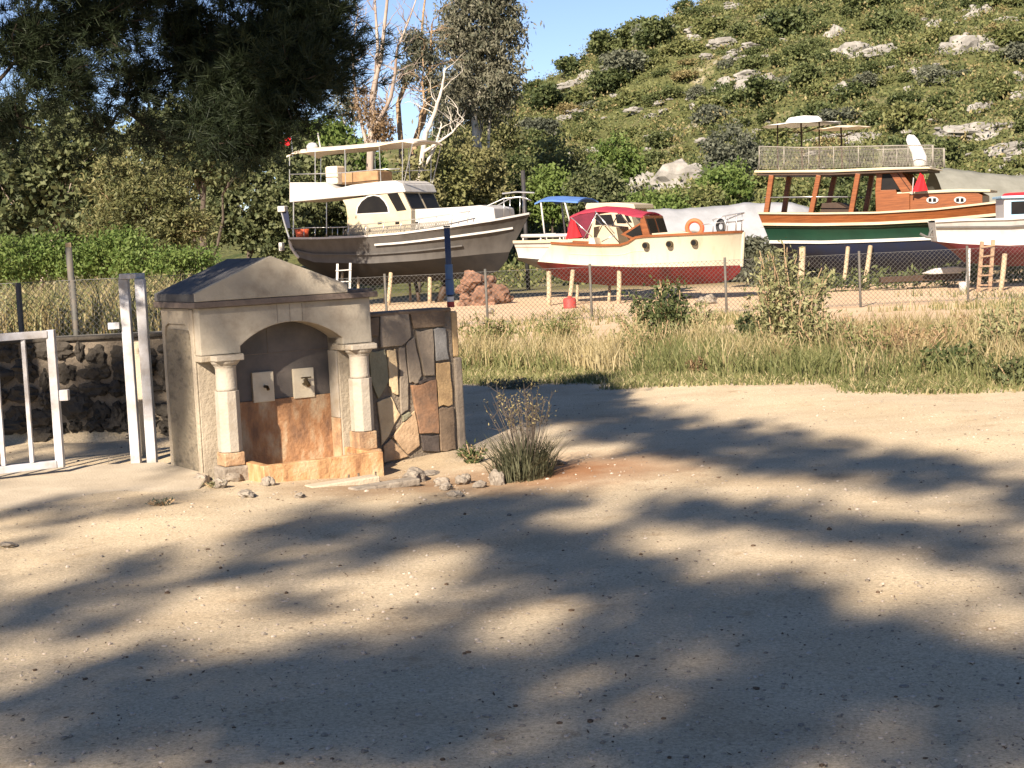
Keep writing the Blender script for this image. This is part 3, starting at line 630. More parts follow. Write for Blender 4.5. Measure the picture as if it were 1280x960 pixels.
# niche: dark upper lining, stained lower slab, two plates with taps
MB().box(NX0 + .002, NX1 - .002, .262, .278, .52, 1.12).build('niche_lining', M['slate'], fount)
MB().box(NX0 + .002, NX1 - .002, .247, .278, -.02, .518).build('niche_slab', M['rust_slab'], fount, bevel=.004)
mb = MB(); mb.box(.62, .623, .2595, .262, .86, 1.11); mb.box(NX0 + .002, NX1 - .002, .2595, .262, .862, .866); mb.build('lining_joint', M['mortar'], fount)
MB().box(NX1 - .014, NX1 - .001, .105, .247, .34, ZS - .1).build('niche_jamb', M['stone_pale'], fount, bevel=.003)
MB().box(NX1 - .016, NX1 - .001, .105, .247, .0, .337).build('niche_jamb', M['stone_base'], fount, bevel=.003)
for k, cx in enumerate((.56, .89)):
    pl = MB().box(cx - .085, cx + .085, .234, .261, .505, .73).build('tap_plate', M['plate'], fount, bevel=.004)
    tb = MB(); tb.tube([(cx + .01, .234, .62), (cx + .01, .192, .62), (cx + .01, .172, .6)], .012 if k == 0 else .016, 10)
    if k: tb.tube([(cx + .01, .212, .615), (cx + .01, .212, .655)], .012, 8); tb.box(cx - .03, cx + .05, .207, .217, .655, .665); tb.lathe([(0, 0), (.03, 0), (.03, .008), (0, .008)], (cx + .01, .222, .61), 12)
    tb.build('tap', M['brass'], pl)
# basin trough
bz = .115
mb = MB(); b0, b1, y0, y1 = .25, 1.2, -.4, .1
mb.box(b0, b1, y0, y0 + .07, -.25, bz); mb.box(b0, b0 + .07, y0 + .07, y1 - .002, -.25, bz); mb.box(b1 - .07, b1, y0 + .07, y1 - .002, -.25, bz); mb.box(b0 + .07, b1 - .07, y0 + .07, y1, -.25, -.06)
bas = mb.build('basin', M['basin'], fount, bevel=.006)
for a in (.6, .9, .98, 1.12): MB().box(a, a + .014, y0 - .003, y0 + .002, -.1, -.1 + random.uniform(.07, .11)).build('drain_slot', M['mortar'], bas)
# rough recess panel on the side facing left
def yz(pl, x): return [(x, y, z) for y, z in pl]
fr_o = [(.1, .0), (D_, .0), (D_, HE), (.1, HE)]
pa = [(.17, .05)] + [(.17, .98)] + [(.19 + .03 * (1 - math.cos(t)), .98 + .1 * math.sin(t)) for t in (.4, .8, 1.2, 1.57)] + [(D_ - .14, 1.085), (D_ - .09, 1.06), (D_ - .07, 1.0), (D_ - .07, .05)]
MB().prism(yz(pa, -.001), yz(pa, -.012)).build('side_panel', M['panel'], fount)
mb = MB(); mb.box(-.016, -.0, .1, .16, -.1, HE - .006); mb.box(-.016, 0, D_ - .055, D_, -.1, HE - .006); mb.build('side_pilaster', M['stone'], fount, bevel=.006)
rim = [(.16, 1.0), (.165, 1.06), (.2, 1.11), (.26, 1.125), (D_ - .14, 1.125), (D_ - .08, 1.1), (D_ - .055, 1.04), (D_ - .055, HE - .006), (.16, HE - .006)]
MB().prism(yz(rim, -.0015), yz(rim, -.016)).build('panel_head', M['stone'], fount)

# ------------------------------------------------------------------ flagstone clad wing wall
_fx, _fy = Vector((math.cos(TH), math.sin(TH), 0)), Vector((-math.sin(TH), math.cos(TH), 0))
wa = FO + _fx * (W_ + .004) + _fy * .13; wang = math.radians(34)
_k = [(wa + Vector((math.cos(wang), math.sin(wang), 0)) * (i * .01)) for i in range(40, 200)]
def _px(q):
    d = np.array(q) - CAM; return 640 + FPX * float(d @ RT) / float(d @ FW)
wb = min(_k, key=lambda q: abs(_px(q) - 575)); WL = (wb - wa).length
wall = empty("stone_clad_wall", (wa.x, wa.y, -.06), "low wall clad in irregular rust stained flagstones to the right of the fountain", "wall", wang)
WH = 1.14
MB().box(.0, WL - .02, .0, .22, -.2, WH - .02).build('mortar_core', M['mortar'], wall)
ST = [('brown', [(252, 155), (305, 147), (300, 230), (252, 232)]), ('grey', [(310, 145), (420, 143), (425, 240), (385, 275), (305, 277)]), ('brown', [(426, 143), (566, 136), (560, 205), (440, 207)]),
      ('green', [(262, 290), (322, 285), (330, 420), (288, 492), (262, 400)]), ('cream', [(332, 290), (363, 285), (365, 478), (345, 468), (332, 440)]), ('grey', [(376, 282), (400, 282), (406, 420), (400, 540), (372, 560)]),
      ('grey', [(406, 272), (440, 242), (460, 400), (446, 430), (412, 430)]), ('grey', [(446, 216), (512, 213), (510, 402), (470, 402)]), ('blue', [(518, 215), (563, 213), (571, 340), (520, 345)]),
      ('cream', [(338, 484), (370, 560), (290, 690), (283, 505)]), ('tan', [(425, 545), (438, 690), (390, 728), (332, 652)]), ('tan', [(296, 692), (328, 660), (392, 735), (296, 762)]),
      ('rust', [(416, 440), (448, 440), (516, 418), (516, 640), (440, 640)]), ('ochre', [(521, 352), (576, 350), (578, 522), (520, 532)]), ('brown', [(520, 540), (578, 530), (580, 705), (520, 712)]), ('soot', [(445, 648), (516, 645), (516, 716), (450, 712)]), ('soot', [(440, 425), (512, 408), (516, 416), (450, 438)]), ('green', [(375, 566), (404, 548), (412, 560), (376, 590)])]
for key, pl in ST:
    q = [((x - 250) / 352 * WL, (1 - (y - 138) / (765 - 52 * (x - 250) / 352 - 138)) * (WH + .0)) for x, y in pl]
    cx = sum(a for a, _ in q) / len(q); cz = sum(b_ for _, b_ in q) / len(q)
    # rough the outline a little
    qq = []
    for i in range(len(q)):
        a, b_ = q[i], q[(i + 1) % len(q)]
        qq.append(a)
        for t in (.33, .66): qq.append((a[0] + (b_[0] - a[0]) * t + random.gauss(0, .004), a[1] + (b_[1] - a[1]) * t + random.gauss(0, .006)))
    q = [(cx + (a - cx) * 1.0, cz + (b_ - cz) * 1.0) for a, b_ in qq]
    th = random.uniform(.016, .03)
    MB().prism([(a, -.0, b_) for a, b_ in q], [(a, -th, b_) for a, b_ in q]).build('flagstone', M['flag_' + key], wall, bevel=.005)
MB().box(.0, WL - .03, -.03, .23, WH - .018, WH + .012).build('coping', M['flag_brown'], wall, bevel=.01)
MB().box(WL - .018, WL + .055, -.02, .2, -.2, WH * .66).build('end_post', M['flag_grey'], wall, bevel=.015)
MB().box(WL - .018, WL + .045, 0, .19, WH * .66 + .003, WH - .02).build('end_post', M['flag_ochre'], wall, bevel=.015)
# blue pipe on the wall end
pt = wb + Vector((-.015, .06, WH - .03))
pipe = empty("blue_pipe_pole", pt, "blue painted steel pipe standing on the end of the flagstone wall", "pole")
tl = Vector((0, 0, 1))
MB().tube([(0, 0, 0), (0, 0, .63)], .024, 16).build('pipe', M['navy_pipe'], pipe, smooth=True)
MB().tube([(0, 0, .1), (0, 0, .22)], .034, 16).build('sleeve', M['blue_pipe'], pipe)
MB().tube([(0, 0, .225), (0, 0, .34)], .031, 16).build('sleeve', M['blue_pipe'], pipe)
MB().tube([(0, 0, .632), (0, 0, .645)], .027, 16).build('cap', M['black_steel'], pipe)
MB().tube([(0, 0, .045), (0, 0, .085)], .029, 16).build('white_band', M['white_tape'], pipe)
MB().tube([(0, 0, .0), (0, 0, .043)], .03, 16).build('red_band', M['red_tape'], pipe)

# rubble and slabs at the fountain foot
for k, (px, py, a, b_, c_, lab) in enumerate([(518, 590, .13, .09, .07, "flat grey stone leaning on the flagstone wall foot"), (553, 600, .06, .05, .04, "small dark stone between the flat stone and the bush"), (580, 598, .085, .06, .05, "angular pale stone left of the bush"), (622, 602, .075, .05, .07, "upright pale stone touching the bush"), (570, 620, .06, .045, .03, "flat pale chip in front of the rubble"),
        (558, 609, .045, .04, .035, "rounded pale stone in the rubble"), (600, 606, .05, .04, .035, "brown stone between the two pale stones"), (335, 606, .05, .05, .05, "whitish stone at the basin's left foot"), (275, 612, .07, .06, .05, "broken lump of mortar at the left plinth"), (290, 600, .075, .07, .06, "grey block beside the left plinth"), (310, 622, .09, .06, .03, "flat pale stone lying before the left plinth"),
        (252, 605, .06, .05, .05, "brownish lump at the fountain's left corner"), (12, 690, .06, .05, .018, "flat grey stone at the left edge of the dirt"), (535, 582, .12, .07, .02, "thin slab lying along the wall foot"), (700, 578, .13, .04, .02, "long pale slab right of the bush"), (375, 622, .06, .04, .02, "thin chip in front of the basin")]):
    gp = gnd(px, py + 2, -.03); me = rockmesh("stone", a, b_, c_, M['loose_stone'], k + 40, 3, .3, 1.3, .15)
    o = link("stone", me, loc=(gp[0], gp[1], zg1(gp[0], gp[1]) + c_ * .45)); o.rotation_euler = (random.uniform(-.2, .2), random.uniform(-.2, .2), random.uniform(0, 3)); tag(o, lab, "stone")
for px0, px1, py, lab in ((385, 470, 603, "long narrow kerb slab lying in front of the basin"), (440, 520, 606, "grey brown kerb slab beside the rubble")):
    p0, p1 = gnd(px0, py + 6, -.04), gnd(px1, py - 5, -.04); q = MB().beam((p0[0], p0[1], -.055), (p1[0], p1[1], -.04), .14, .05).build("kerb_slab", M['concrete'] if px0 < 400 else M['loose_stone'], bevel=.01); tag(q, lab, "slab")

# ------------------------------------------------------------------ gateway on the left
ap_px = [(-60, 600), (80, 588), (205, 583), (262, 598), (250, 612), (150, 630), (60, 642), (-60, 652)]
q = [gnd(a, b_) for a, b_ in ap_px]
mb = MB(); mb.prism([(x, y, -.1) for x, y, z in q], [(x, y, .035 if i < 4 else .012) for i, (x, y, z) in enumerate(q)])
tag(mb.build("concrete_apron", M['concrete'], bevel=.012), kind="structure")
q2 = gnd(-400, 600); 
gp = gnd(191, 582); gl = gnd(167, 581)
frame = empty("gateway", (gp[0], gp[1], .03), "narrow white steel gate frame standing against the fountain's left side", "gate frame")
dx = gl - gp; hgt = 1.41
def sqpost(mb, x, y, z0, z1, s=.037): mb.box(x - s, x + s, y - s, y + s, z0, z1)
mb = MB(); sqpost(mb, 0, 0, -.1, hgt); mb.build('post', M['white_steel'], frame, bevel=.006)
mb = MB(); sqpost(mb, dx[0], dx[1] + .1, -.1, hgt); mb.build('post', M['white_steel'], frame, bevel=.006)
MB().beam((0, .01, hgt + .022), (dx[0], dx[1] + .1, hgt + .022), .084, .042).build('top_rail', M['white_steel'], frame, bevel=.005)
MB().box(dx[0] - .13, dx[0] - .045, .13, .17, 1.03, 1.08).build('hinge', M['white_steel'], frame)
cp = at(178, 500, 12.9); co = MB().box(-.035, .035, -.035, .035, -.2, .93).build("concrete_stub_post", M['concrete'], bevel=.008); co.location = (cp[0], 12.9, 0); tag(co, "short weathered concrete post behind the white gate frame", "post")
# open gate leaf, left
e = gnd(76, 586, .06); lf = empty("gate_leaf", (e[0], e[1], .07), "white barred steel gate leaf standing open at the left edge", "gate")
gd = Vector((-.86, -.5, 0)).normalized(); GH = 1.03
P_ = lambda u, z: tuple(gd * u + Vector((0, 0, z)))
MB().beam(P_(0, 0), P_(0, GH), .06, .06).build('stile', M['white_steel'], lf, bevel=.005)
MB().beam(P_(.032, GH - .03), P_(1.9, GH - .03), .05, .055).build('top_rail', M['white_steel'], lf, bevel=.004)
MB().beam(P_(.032, .03), P_(1.9, .03), .05, .055).build('bottom_rail', M['white_steel'], lf, bevel=.004)
MB().box(.035, .1, -.03, .03, .5, .58).build('latch', M['white_steel'], lf, bevel=.004)
MB().beam(P_(1.93, 0), P_(1.93, GH), .06, .06).build('stile', M['white_steel'], lf, bevel=.005)
for k in range(1, 9): MB().beam(P_(.205 * k, .06), P_(.205 * k, GH - .06), .03, .03).build('bar', M['white_steel'], lf, bevel=.003)
# rubble retaining wall
rw = empty("rubble_wall", (-4.4, 14.0, 0), "dark rubble stone retaining wall behind the open gate", "wall")
MB().box(-3.2, 1.75, .06, .4, -.3, .9).build('core', M['mortar'], rw)
sb = []; zz = -.05
bmw = bmesh.new()
row = 0
while zz < .86:
    hh = random.uniform(.1, .2); x = -3.2 + random.uniform(0, .2)
    while x < 1.7:
        ww = random.uniform(.1, .34)
        me = rockmesh("t", ww * .56, .075, hh * .6, M['rubble_wall'], random.randint(0, 900), 3, .3, 1.7, .22)
        bmt = bmesh.new(); bmt.from_mesh(me); bmesh.ops.translate(bmt, verts=bmt.verts, vec=(x + ww / 2, .06 + random.uniform(-.02, .03), min(zz + hh / 2 + random.uniform(-.05, .05), .83)))
        tm = bpy.data.meshes.new("t2"); bmt.to_mesh(tm); bmt.free(); bmw.from_mesh(tm); bpy.data.meshes.remove(tm); bpy.data.meshes.remove(me)
        x += ww
    zz += hh
me = bpy.data.meshes.new("stone_facing"); bmw.to_mesh(me); bmw.free(); me.materials.append(M['rubble_wall']); link("stone_facing", me, rw)
MB().box(-3.2, 1.76, .02, .42, .902, .935).build('coping', M['rubble_wall'], rw, bevel=.012)

# ------------------------------------------------------------------ chain link fences
def chain(mb, L_, z0, z1, pitch, r):
    H_ = z1 - z0; x = -H_
    while x < L_:
        for sgn in (1, -1):
            a = (x, 0, z0) if sgn > 0 else (x + H_, 0, z0); b_ = (x + H_, .004, z1) if sgn > 0 else (x, .004, z1)
            # clip to the fence length
            def clip(p, q):
                (x0, y0, u0), (x1, y1, u1) = p, q
                t0, t1 = 0, 1
                for lo, hi in ((0, L_),):
                    d = x1 - x0
                    ta, tb_ = (lo - x0) / d, (hi - x0) / d
                    t0 = max(t0, min(ta, tb_)); t1 = min(t1, max(ta, tb_))
                if t1 <= t0: return None
                f = lambda t: (x0 + (x1 - x0) * t, y0, u0 + (u1 - u0) * t)
                return f(t0), f(t1)
            c = clip(a, b_)
            if c: mb.tube(c, r, 3, False)
        x += pitch
def fence(name, label, p0, ang, L_, z0, z1, posts, pitch, r, mpost, pr=.03, extra=.06):
    root = empty(name, p0, label, "fence", ang)
    mb = MB(); chain(mb, L_, z0, z1, pitch, r); mb.build('wire_mesh', M['galv'], root)
    mb = MB()
    for z in (z0 + .02, z1): mb.tube([(0, 0, z), (L_, 0, z)], r * 1.3, 4)
    mb.build('tension_wire', M['galv'], root)
    for u in posts: MB().tube([(u, .02, -.35), (u, .02, z1 + extra)], pr, 10).build('post', M[mpost], root, smooth=True)
    return root
FY = 40.0
fx0 = at(400, 350, FY)[0]
fence("chain_link_fence", "long chain link fence with thin posts in front of the boatyard", (fx0, FY, -.5), 0, 24, .05, 1.34, [at(p, 350, FY)[0] - fx0 for p in (481, 607, 738, 907, 1075, 1210, 1330)], .115, .0042, 'dark_post', .032, .07)
lx = at(-160, 400, 14.6)[0]
fence("chain_link_fence", "short chain link fence with dark posts standing on the rubble wall at left", (lx, 14.22, .87), 0.0, 3.3, .05, .56, [at(18, 400, 14.22)[0] - lx + .05, at(92, 380, 14.22)[0] - lx, 3.3], .055, .0022, 'dark_post', .026, .0)
p_ = at(92, 380, 14.24); post = empty("fence_post", (p_[0] + .0, 14.26, .86), "dark taller steel post rising above the left chain link fence", "post")
MB().tube([(0, 0, 0), (-.015, 0, .86)], .029, 12).build('shaft', M['dark_post'], post, smooth=True); MB().beam((-.015, 0, .86), (-.01, -.02, .9), .05, .012).build('bent_tip', M['prop_wood'], post)
pole = at(655, 245, 66); o = MB().tube([(0, 0, 0), (0, 0, 4.9)], .085, 10).build("black_pole", M['black_steel'], smooth=True); o.location = (pole[0], 66, zg1(pole[0], 66)); tag(o, "lone thin black pole standing behind the motor yacht's bow", "pole")

# ------------------------------------------------------------------ boats on shores in the yard
def interp(poly, n):
    poly = np.array(poly, float); xs_ = np.linspace(poly[0, 0], poly[-1, 0], n)
    return np.stack([xs_, np.interp(xs_, poly[:, 0], poly[:, 1])], 1)
class Boat:
    def __init__(s, name, label, px, Y, ang, cat="boat"):
        """ang: how far the bow (to the right) is swung towards the road"""
        o = at(px, 320, Y); s.a = math.radians(ang); s.Y = Y
        s.ex = np.array([math.cos(s.a), -math.sin(s.a), 0]); s.ey = np.array([math.sin(s.a), math.cos(s.a), 0])
        s.O = np.array([o[0], Y, zg1(o[0], Y)])
        s.root = empty(name, tuple(s.O), label, cat, -s.a)
    def L(s, px, py, y=0.0):
        d = ray(px, py); c = s.O + s.ey * y
        t = ((c - CAM) @ s.ey) / (d @ s.ey); q = CAM + d * t - s.O
        return (float(q @ s.ex), float(y), float(q[2]))
    def poly(s, pts, y): return [s.L(a, b_, y) for a, b_ in pts]
    def world(s, l): return s.O + s.ex * l[0] + s.ey * l[1] + np.array([0, 0, l[2]])
    def slab(s, name, pts, y0, y1, mt, parent=None, bevel=.012, taper=0.0):
        """side outline measured at y0, carried straight across to y1"""
        p0 = s.poly(pts, y0); p1 = [(x, y1, z) for x, y, z in p0]
        return MB().prism(p0, p1).build(name, mt, parent or s.root, bevel=bevel)
    def hull(s, sheer, wl, keel, B, tr=.82, n=26, flare=.86, fullness=2.6, deckdrop=.05):
        S_, W_l, K_ = interp(sheer, n), interp(wl, n), interp(keel, n)
        sh, wa_, ke = [], [], []
        for i in range(n):
            t = i / (n - 1); u = max(0, (t - .45) / .55)
            b_ = B * (tr + (1 - tr) * min(1, t / .4) ** .7) * max(0.0, 1 - u ** fullness) + .015
            bw = B * flare * (tr + (1 - tr) * min(1, t / .4) ** .7) * max(0.0, 1 - u ** (fullness * .62)) + .012
            sh.append(s.L(*S_[i], -b_)); wa_.append(s.L(*W_l[i], -bw)); ke.append(s.L(*K_[i], 0))
        s.sh, s.wl_, s.ke = sh, wa_, ke
        return sh, wa_, ke
    def band(s, name, lo, hi, mt, r0=0.0, r1=1.0, bulge=0.0, rows=6, off=0.0, transom=False, parent=None, power=1.0):
        mb = MB()
        for sg in (1, -1):
            R_ = []
            for k in range(rows + 1):
                r = r0 + (r1 - r0) * k / rows
                row = []
                for a, b_ in zip(lo, hi):
                    bul = bulge * math.sin(math.pi * r) * min(1, (abs(a[1]) + abs(b_[1])) / 1.0)
                    ry = r ** power
                    y = a[1] + (b_[1] - a[1]) * ry - bul - off
                    row.append((a[0] + (b_[0] - a[0]) * r, sg * y, a[2] + (b_[2] - a[2]) * r))
                R_.append(row)
            mb.grid(R_)
            if transom and sg == 1:
                c = [r[0] for r in R_]; mb.grid([[(x, y, z), (x, -y, z)] for x, y, z in c])
        return mb.build(name, mt, parent or s.root, smooth=True)
    def deck(s, name, curve, mt, drop=.06, inset=.03):
        return MB().grid([[(x, y + inset, z - drop) for x, y, z in curve], [(x, 0, z - drop + .02) for x, y, z in curve], [(x, -(y + inset), z - drop) for x, y, z in curve]]).build(name, mt, s.root, smooth=True)
    def rail(s, name, pts, r, mt, both=True, n=8, parent=None):
        if both and abs(pts[0][1]) > .02: MB().tube([(x, -y, z) for x, y, z in pts], r, n).build(name, mt, parent or s.root, smooth=True)
        return MB().tube(pts, r, n).build(name, mt, parent or s.root, smooth=True)
    def cap(s, name, curve, wd, ht, mt, dz=0.0, parent=None):
        mb = MB()
        for sg in (1, -1):
            R_ = [[], [], [], [], []]
            for x, y, z in curve:
                for k, (a, b_) in enumerate(((-wd / 2, 0), (wd / 2, 0), (wd / 2, ht), (-wd / 2, ht), (-wd / 2, 0))): R_[k].append((x, sg * (y + a), z + b_ + dz))
            mb.grid(R_)
        return mb.build(name, mt, parent or s.root)
def prop(px0, py0, px1, py1, Y, r, label, mt='prop_wood'):
    a, b_ = at(px0, py0, Y + .25), at(px1, py1, Y - .15); zb = zg1(b_[0], b_[1]) - .05
    t = (zb - a[2]) / (b_[2] - a[2]) if abs(b_[2] - a[2]) > .1 else 1
    foot = a + (b_ - a) * min(max(t, .8), 2.5); foot[2] = zb
    o = MB().tube([(0, 0, 0), tuple((a - foot) * .5 + np.array([.012, 0, 0])), tuple(a - foot)], r, 8).build("timber_prop", M[mt], smooth=True)
    o.location = tuple(foot); tag(o, label, "prop", "timber props under the boats")
def flag(parent, pts, mt, name="flag"):
    """cloth with a few folds between four corners given as local points"""
    a, b_, c, d = [np.array(p) for p in pts]; rows = []
    for i in range(9):
        u = i / 8; row = []
        for j in range(9):
            v = j / 8; q = (a * (1 - u) + b_ * u) * (1 - v) + (d * (1 - u) + c * u) * v
            q = q + np.array([0, .05 * math.sin(u * 9 + v * 2), 0]); row.append(tuple(q))
        rows.append(row)
    return MB().grid(rows).build(name, mt, parent, smooth=True)

# --- grey motor yacht
Y1 = 58.0
B1 = Boat("motor_yacht", "grey hulled motor yacht with cream cabin and flybridge canopy, left in the yard", 500, Y1, 25)
sh, wl, ke = B1.hull([(361, 299), (400, 299), (448, 297), (500, 293), (560, 285), (620, 276), (662, 268)], [(372, 321), (394, 328), (462, 329.5), (520, 326), (565, 321.5), (610, 317), (637, 315)],
                     [(376, 330), (410, 350), (465, 357), (535, 352), (600, 346), (622, 340), (634, 325)], 1.55, .9, flare=.84)
B1.band("hull_topsides", wl, sh, M['grey_hull'], bulge=-.06, transom=True, rows=8, power=1.2)
B1.band("hull_bottom", ke, wl, M['black_bottom'], bulge=.1, transom=True, rows=6)
B1.cap("rubbing_strake", [(a[0] * .35 + b_[0] * .65, a[1] * .38 + b_[1] * .62 - .02, a[2] * .35 + b_[2] * .65) for a, b_ in zip(wl[9:-1], sh[9:-1])], .05, .07, M['white_gel'])
B1.cap("strake", [(a[0] * .68 + b_[0] * .32, a[1] * .62 + b_[1] * .38 - .0, a[2] * .68 + b_[2] * .32) for a, b_ in zip(wl[:20], sh[:20])], .05, .05, M['grey_hull'])
B1.cap("gunwale", sh, .07, .07, M['white_gel'])
B1.deck("deck", sh, M['teak'])
hb = 1.16
B1.slab("cabin", [(434, 297), (434, 268), (432, 257), (428, 250), (503, 239.5), (514, 263), (514, 291)], -hb, hb, M['cream_gel'])
B1.slab("coachroof", [(512, 262), (575, 258.5), (600, 256.5), (617, 260), (619, 276), (512, 290)], -.85, .85, M['white_gel'], bevel=.04)
B1.slab("flybridge", [(361.5, 228), (406, 228), (420, 236), (440, 231), (478, 226.5), (494, 225.5), (503, 230), (507, 240), (434, 246), (361.5, 253)], -1.2, 1.2, M['white_gel'], bevel=.03)
sd = lambda n_, pts, m_, p_=None, y=-hb - .012: B1.slab(n_, pts, y, y + .03, m_, p_, bevel=0)
wn = sd("window", [(446, 267), (447.5, 259), (452, 252), (459, 246.5), (467, 244.5), (474, 246), (480, 252), (484, 259), (485, 265)], M['glass'])
sd("window_frame", [(444.5, 268.3), (446, 258), (451, 250.5), (458.5, 245), (467, 243), (475, 244.5), (481.5, 251), (486, 259), (487, 266.5)], M['white_gel'], wn, -hb - .006)
sd("window", [(484, 242.5), (497, 241), (508, 262.5), (496, 264)], M['glass'])
def frontpanes(B, lo, hi, hbb, n, mt, fmt=None, z0=.1, z1=.9, gap=.07):
    """panes on a raked front between the near and the far cabin corner"""
    lo = np.array(B.L(*lo, -hbb)); hi = np.array(B.L(*hi, -hbb)); wd_ = 2 * hbb / n
    for k in range(n):
        y0 = -hbb + wd_ * k + gap; y1 = -hbb + wd_ * (k + 1) - gap
        def q(y, r, o): p = lo + (hi - lo) * r; return (p[0] + o, y, p[2] + o * .4)
        P0 = [q(y0, z0, .02), q(y1, z0, .02), q(y1, z1, .02), q(y0, z1, .02)]
        wd2 = MB().prism(P0, [(a - .03, b_, c) for a, b_, c in P0]).build("windscreen_pane", mt, B.root)
frontpanes(B1, (514, 263), (503, 239.5), hb, 2, M['glass'], gap=.09)
for a in (472, 494, 519):
    for pp in ([(a, 277.5), (a + 5, 277), (a + 5, 280), (a, 280.5)],): sd("porthole", pp, M['glass'])
# flybridge canopy on posts
mb = MB()
def canopy(B, pts, hw, crown=.12, n=6):
    rows = []
    for (a, b_) in pts:
        row = []
        for k in range(n + 1):
            v = -1 + 2 * k / n; x, y, z = B.L(a, b_, -hw); row.append((x, v * hw, z + crown * (1 - v * v)))
        rows.append(row)
    top = MB().grid(rows); top.grid([[(x, y, z - .05) for x, y, z in r] for r in rows])
    rim = [r[0] for r in rows] + [r for r in rows[-1]] + [r[-1] for r in rows[::-1]] + rows[0][::-1]
    top.grid([rim, [(x, y, z - .05) for x, y, z in rim]]); return top
canopy(B1, [(358, 195), (366, 190.5), (390, 188), (418, 186), (445, 183.5), (474, 181)], 1.1, .16).build("canopy", M['canvas'], B1.root, smooth=True)
canopy(B1, [(474, 180.5), (488, 177.5), (503, 175.5), (517, 177.5)], 1.1, .1).build("canopy", M['canvas'], B1.root, smooth=True)
for a0, b0_, a1, b1_ in ((362, 192, 362, 228), (394, 188, 394, 229), (431, 185, 432, 233), (474, 181, 476, 227), (503, 176, 503, 227), (516, 178, 505, 228)):
    for sg in (-1, 1):
        p0 = B1.L(a0, b0_, -1.08); p1 = B1.L(a1, b1_, -1.08)
        MB().bar((p0[0], sg * 1.08, p0[2]), (p1[0], sg * 1.08, p1[2]), .018).build("canopy_post", M['steel'], B1.root)
B1.rail("flybridge_rail", [B1.L(a, b_, -1.12) for a, b_ in ((362, 218), (400, 217), (430, 216), (470, 212), (500, 211))], .018, M['steel'])
p = B1.L(452, 230, 0); MB().box(p[0] - .9, p[0] + 1.0, -.55, .55, p[2], p[2] + .42).build("helm_seat", M['teak'], B1.root, bevel=.05)
p = B1.L(418, 222, -.6); MB().box(p[0] - .2, p[0] + .3, -.9, -.3, p[2] - .25, p[2] + .4).build("console", M['canvas'], B1.root, bevel=.06)
p = B1.L(390, 178, 0); MB().lathe([(0, 0), (.2, 0), (.22, .1), (.15, .22), (0, .25)], (p[0], 0, p[2] - .25), 16).build("radar_dome", M['white_gel'], B1.root, smooth=True)
p = B1.L(397, 166, 0); MB().bar((p[0], 0, p[2]), (p[0] + .1, 0, p[2] - .65), .03).build("antenna", M['white_gel'], B1.root)
# side deck rails with mesh screen
rp = [(434, 283), (470, 279), (520, 274), (560, 268), (588, 264)]
rr = [B1.L(a, b_, -1.42 + max(0, (a - 540)) * .0035) for a, b_ in rp]
B1.rail("hand_rail", rr, .018, M['steel'])
for i, (a, b_) in enumerate([(436, 283), (458, 280), (480, 278), (502, 276), (524, 273.5), (546, 270), (566, 267), (586, 264.5)]):
    y = -1.42 + max(0, a - 540) * .0035; p = B1.L(a, b_, y); q_ = B1.L(a - 2, 298.5 - max(0, a - 450) * .14, y); B1.rail("stanchion", [p, q_], .014, M['steel'])
mb = MB()
for k in range(60):
    u = k / 59; a = 432 + 128 * u; y = -1.4; p = B1.L(a, 287 - 11 * u, y); q_ = B1.L(a + 4, 297 - 11 * u, y); r_ = B1.L(a - 4, 297 - 11 * u, y)
    mb.tube([p, q_], .012, 4, False); mb.tube([p, r_], .012, 4, False)
for v in (0, .5, 1): mb.tube([B1.L(432, 287 + 10 * v, -1.4), B1.L(560, 276 + 10 * v, -1.4)], .012, 4)
mb.build("rail_netting", M['net'], B1.root)
B1.rail("aft_rail", [B1.L(a, b_, -1.38) for a, b_ in ((364, 286), (390, 284.5), (432, 284))], .016, M['steel'])
for a in (366, 380, 394, 408, 422): B1.rail("stanchion", [B1.L(a, 285.5, -1.38), B1.L(a, 299, -1.38)], .013, M['steel'])
for sg in (-1, 1):
    p0, p1 = B1.L(367, 252, -1.15), B1.L(367, 299, -1.15); MB().bar((p0[0], sg * 1.15, p0[2]), (p1[0], sg * 1.15, p1[2]), .025).build("roof_post", M['steel'], B1.root)
# bow pulpit, davit with dark fender board, transom fittings
pu = [B1.L(a, b_, -.5 * (1 - i / 4)) for i, (a, b_) in enumerate([(588, 264), (610, 257), (630, 248), (650, 246), (664, 251)])]
B1.rail("pulpit", pu, .02, M['steel'])
MB().tube([B1.L(628, 242, 0), B1.L(645, 240, 0), B1.L(668, 241, 0)], .03, 8).build("bow_roller", M['steel'], B1.root)
for i in (1, 2, 3): p = pu[i]; B1.rail("stanchion", [p, (p[0] - .05, p[1], p[2] - .75)], .016, M['steel'])
p0, p1 = B1.L(353, 262, .4), B1.L(361, 297, .4); MB().prism([B1.L(351, 264, .3), B1.L(360, 263, .3), B1.L(363, 285, .3), B1.L(358, 285, .3)], [B1.L(351, 264, .42), B1.L(360, 263, .42), B1.L(363, 285, .42), B1.L(358, 285, .42)]).build("stern_board", M['navy_bottom'], B1.root)
MB().tube([B1.L(350, 258, .3), B1.L(356, 280, .3), B1.L(362, 299, .3)], .035, 8).build("davit", M['steel'], B1.root)
MB().box(*[v for pair in zip(np.array(B1.L(352, 261, .3)) - .12, np.array(B1.L(352, 261, .3)) + np.array([.2, .14, .1])) for v in pair]).build("stern_lamp", M['white_gel'], B1.root, bevel=.03)
MB().tube([B1.L(362, 300, -1.3), B1.L(364, 309, -1.27), B1.L(370, 318, -1.2), B1.L(374, 322, -1.15)], .06, 8).build("stern_trim", M['white_gel'], B1.root)
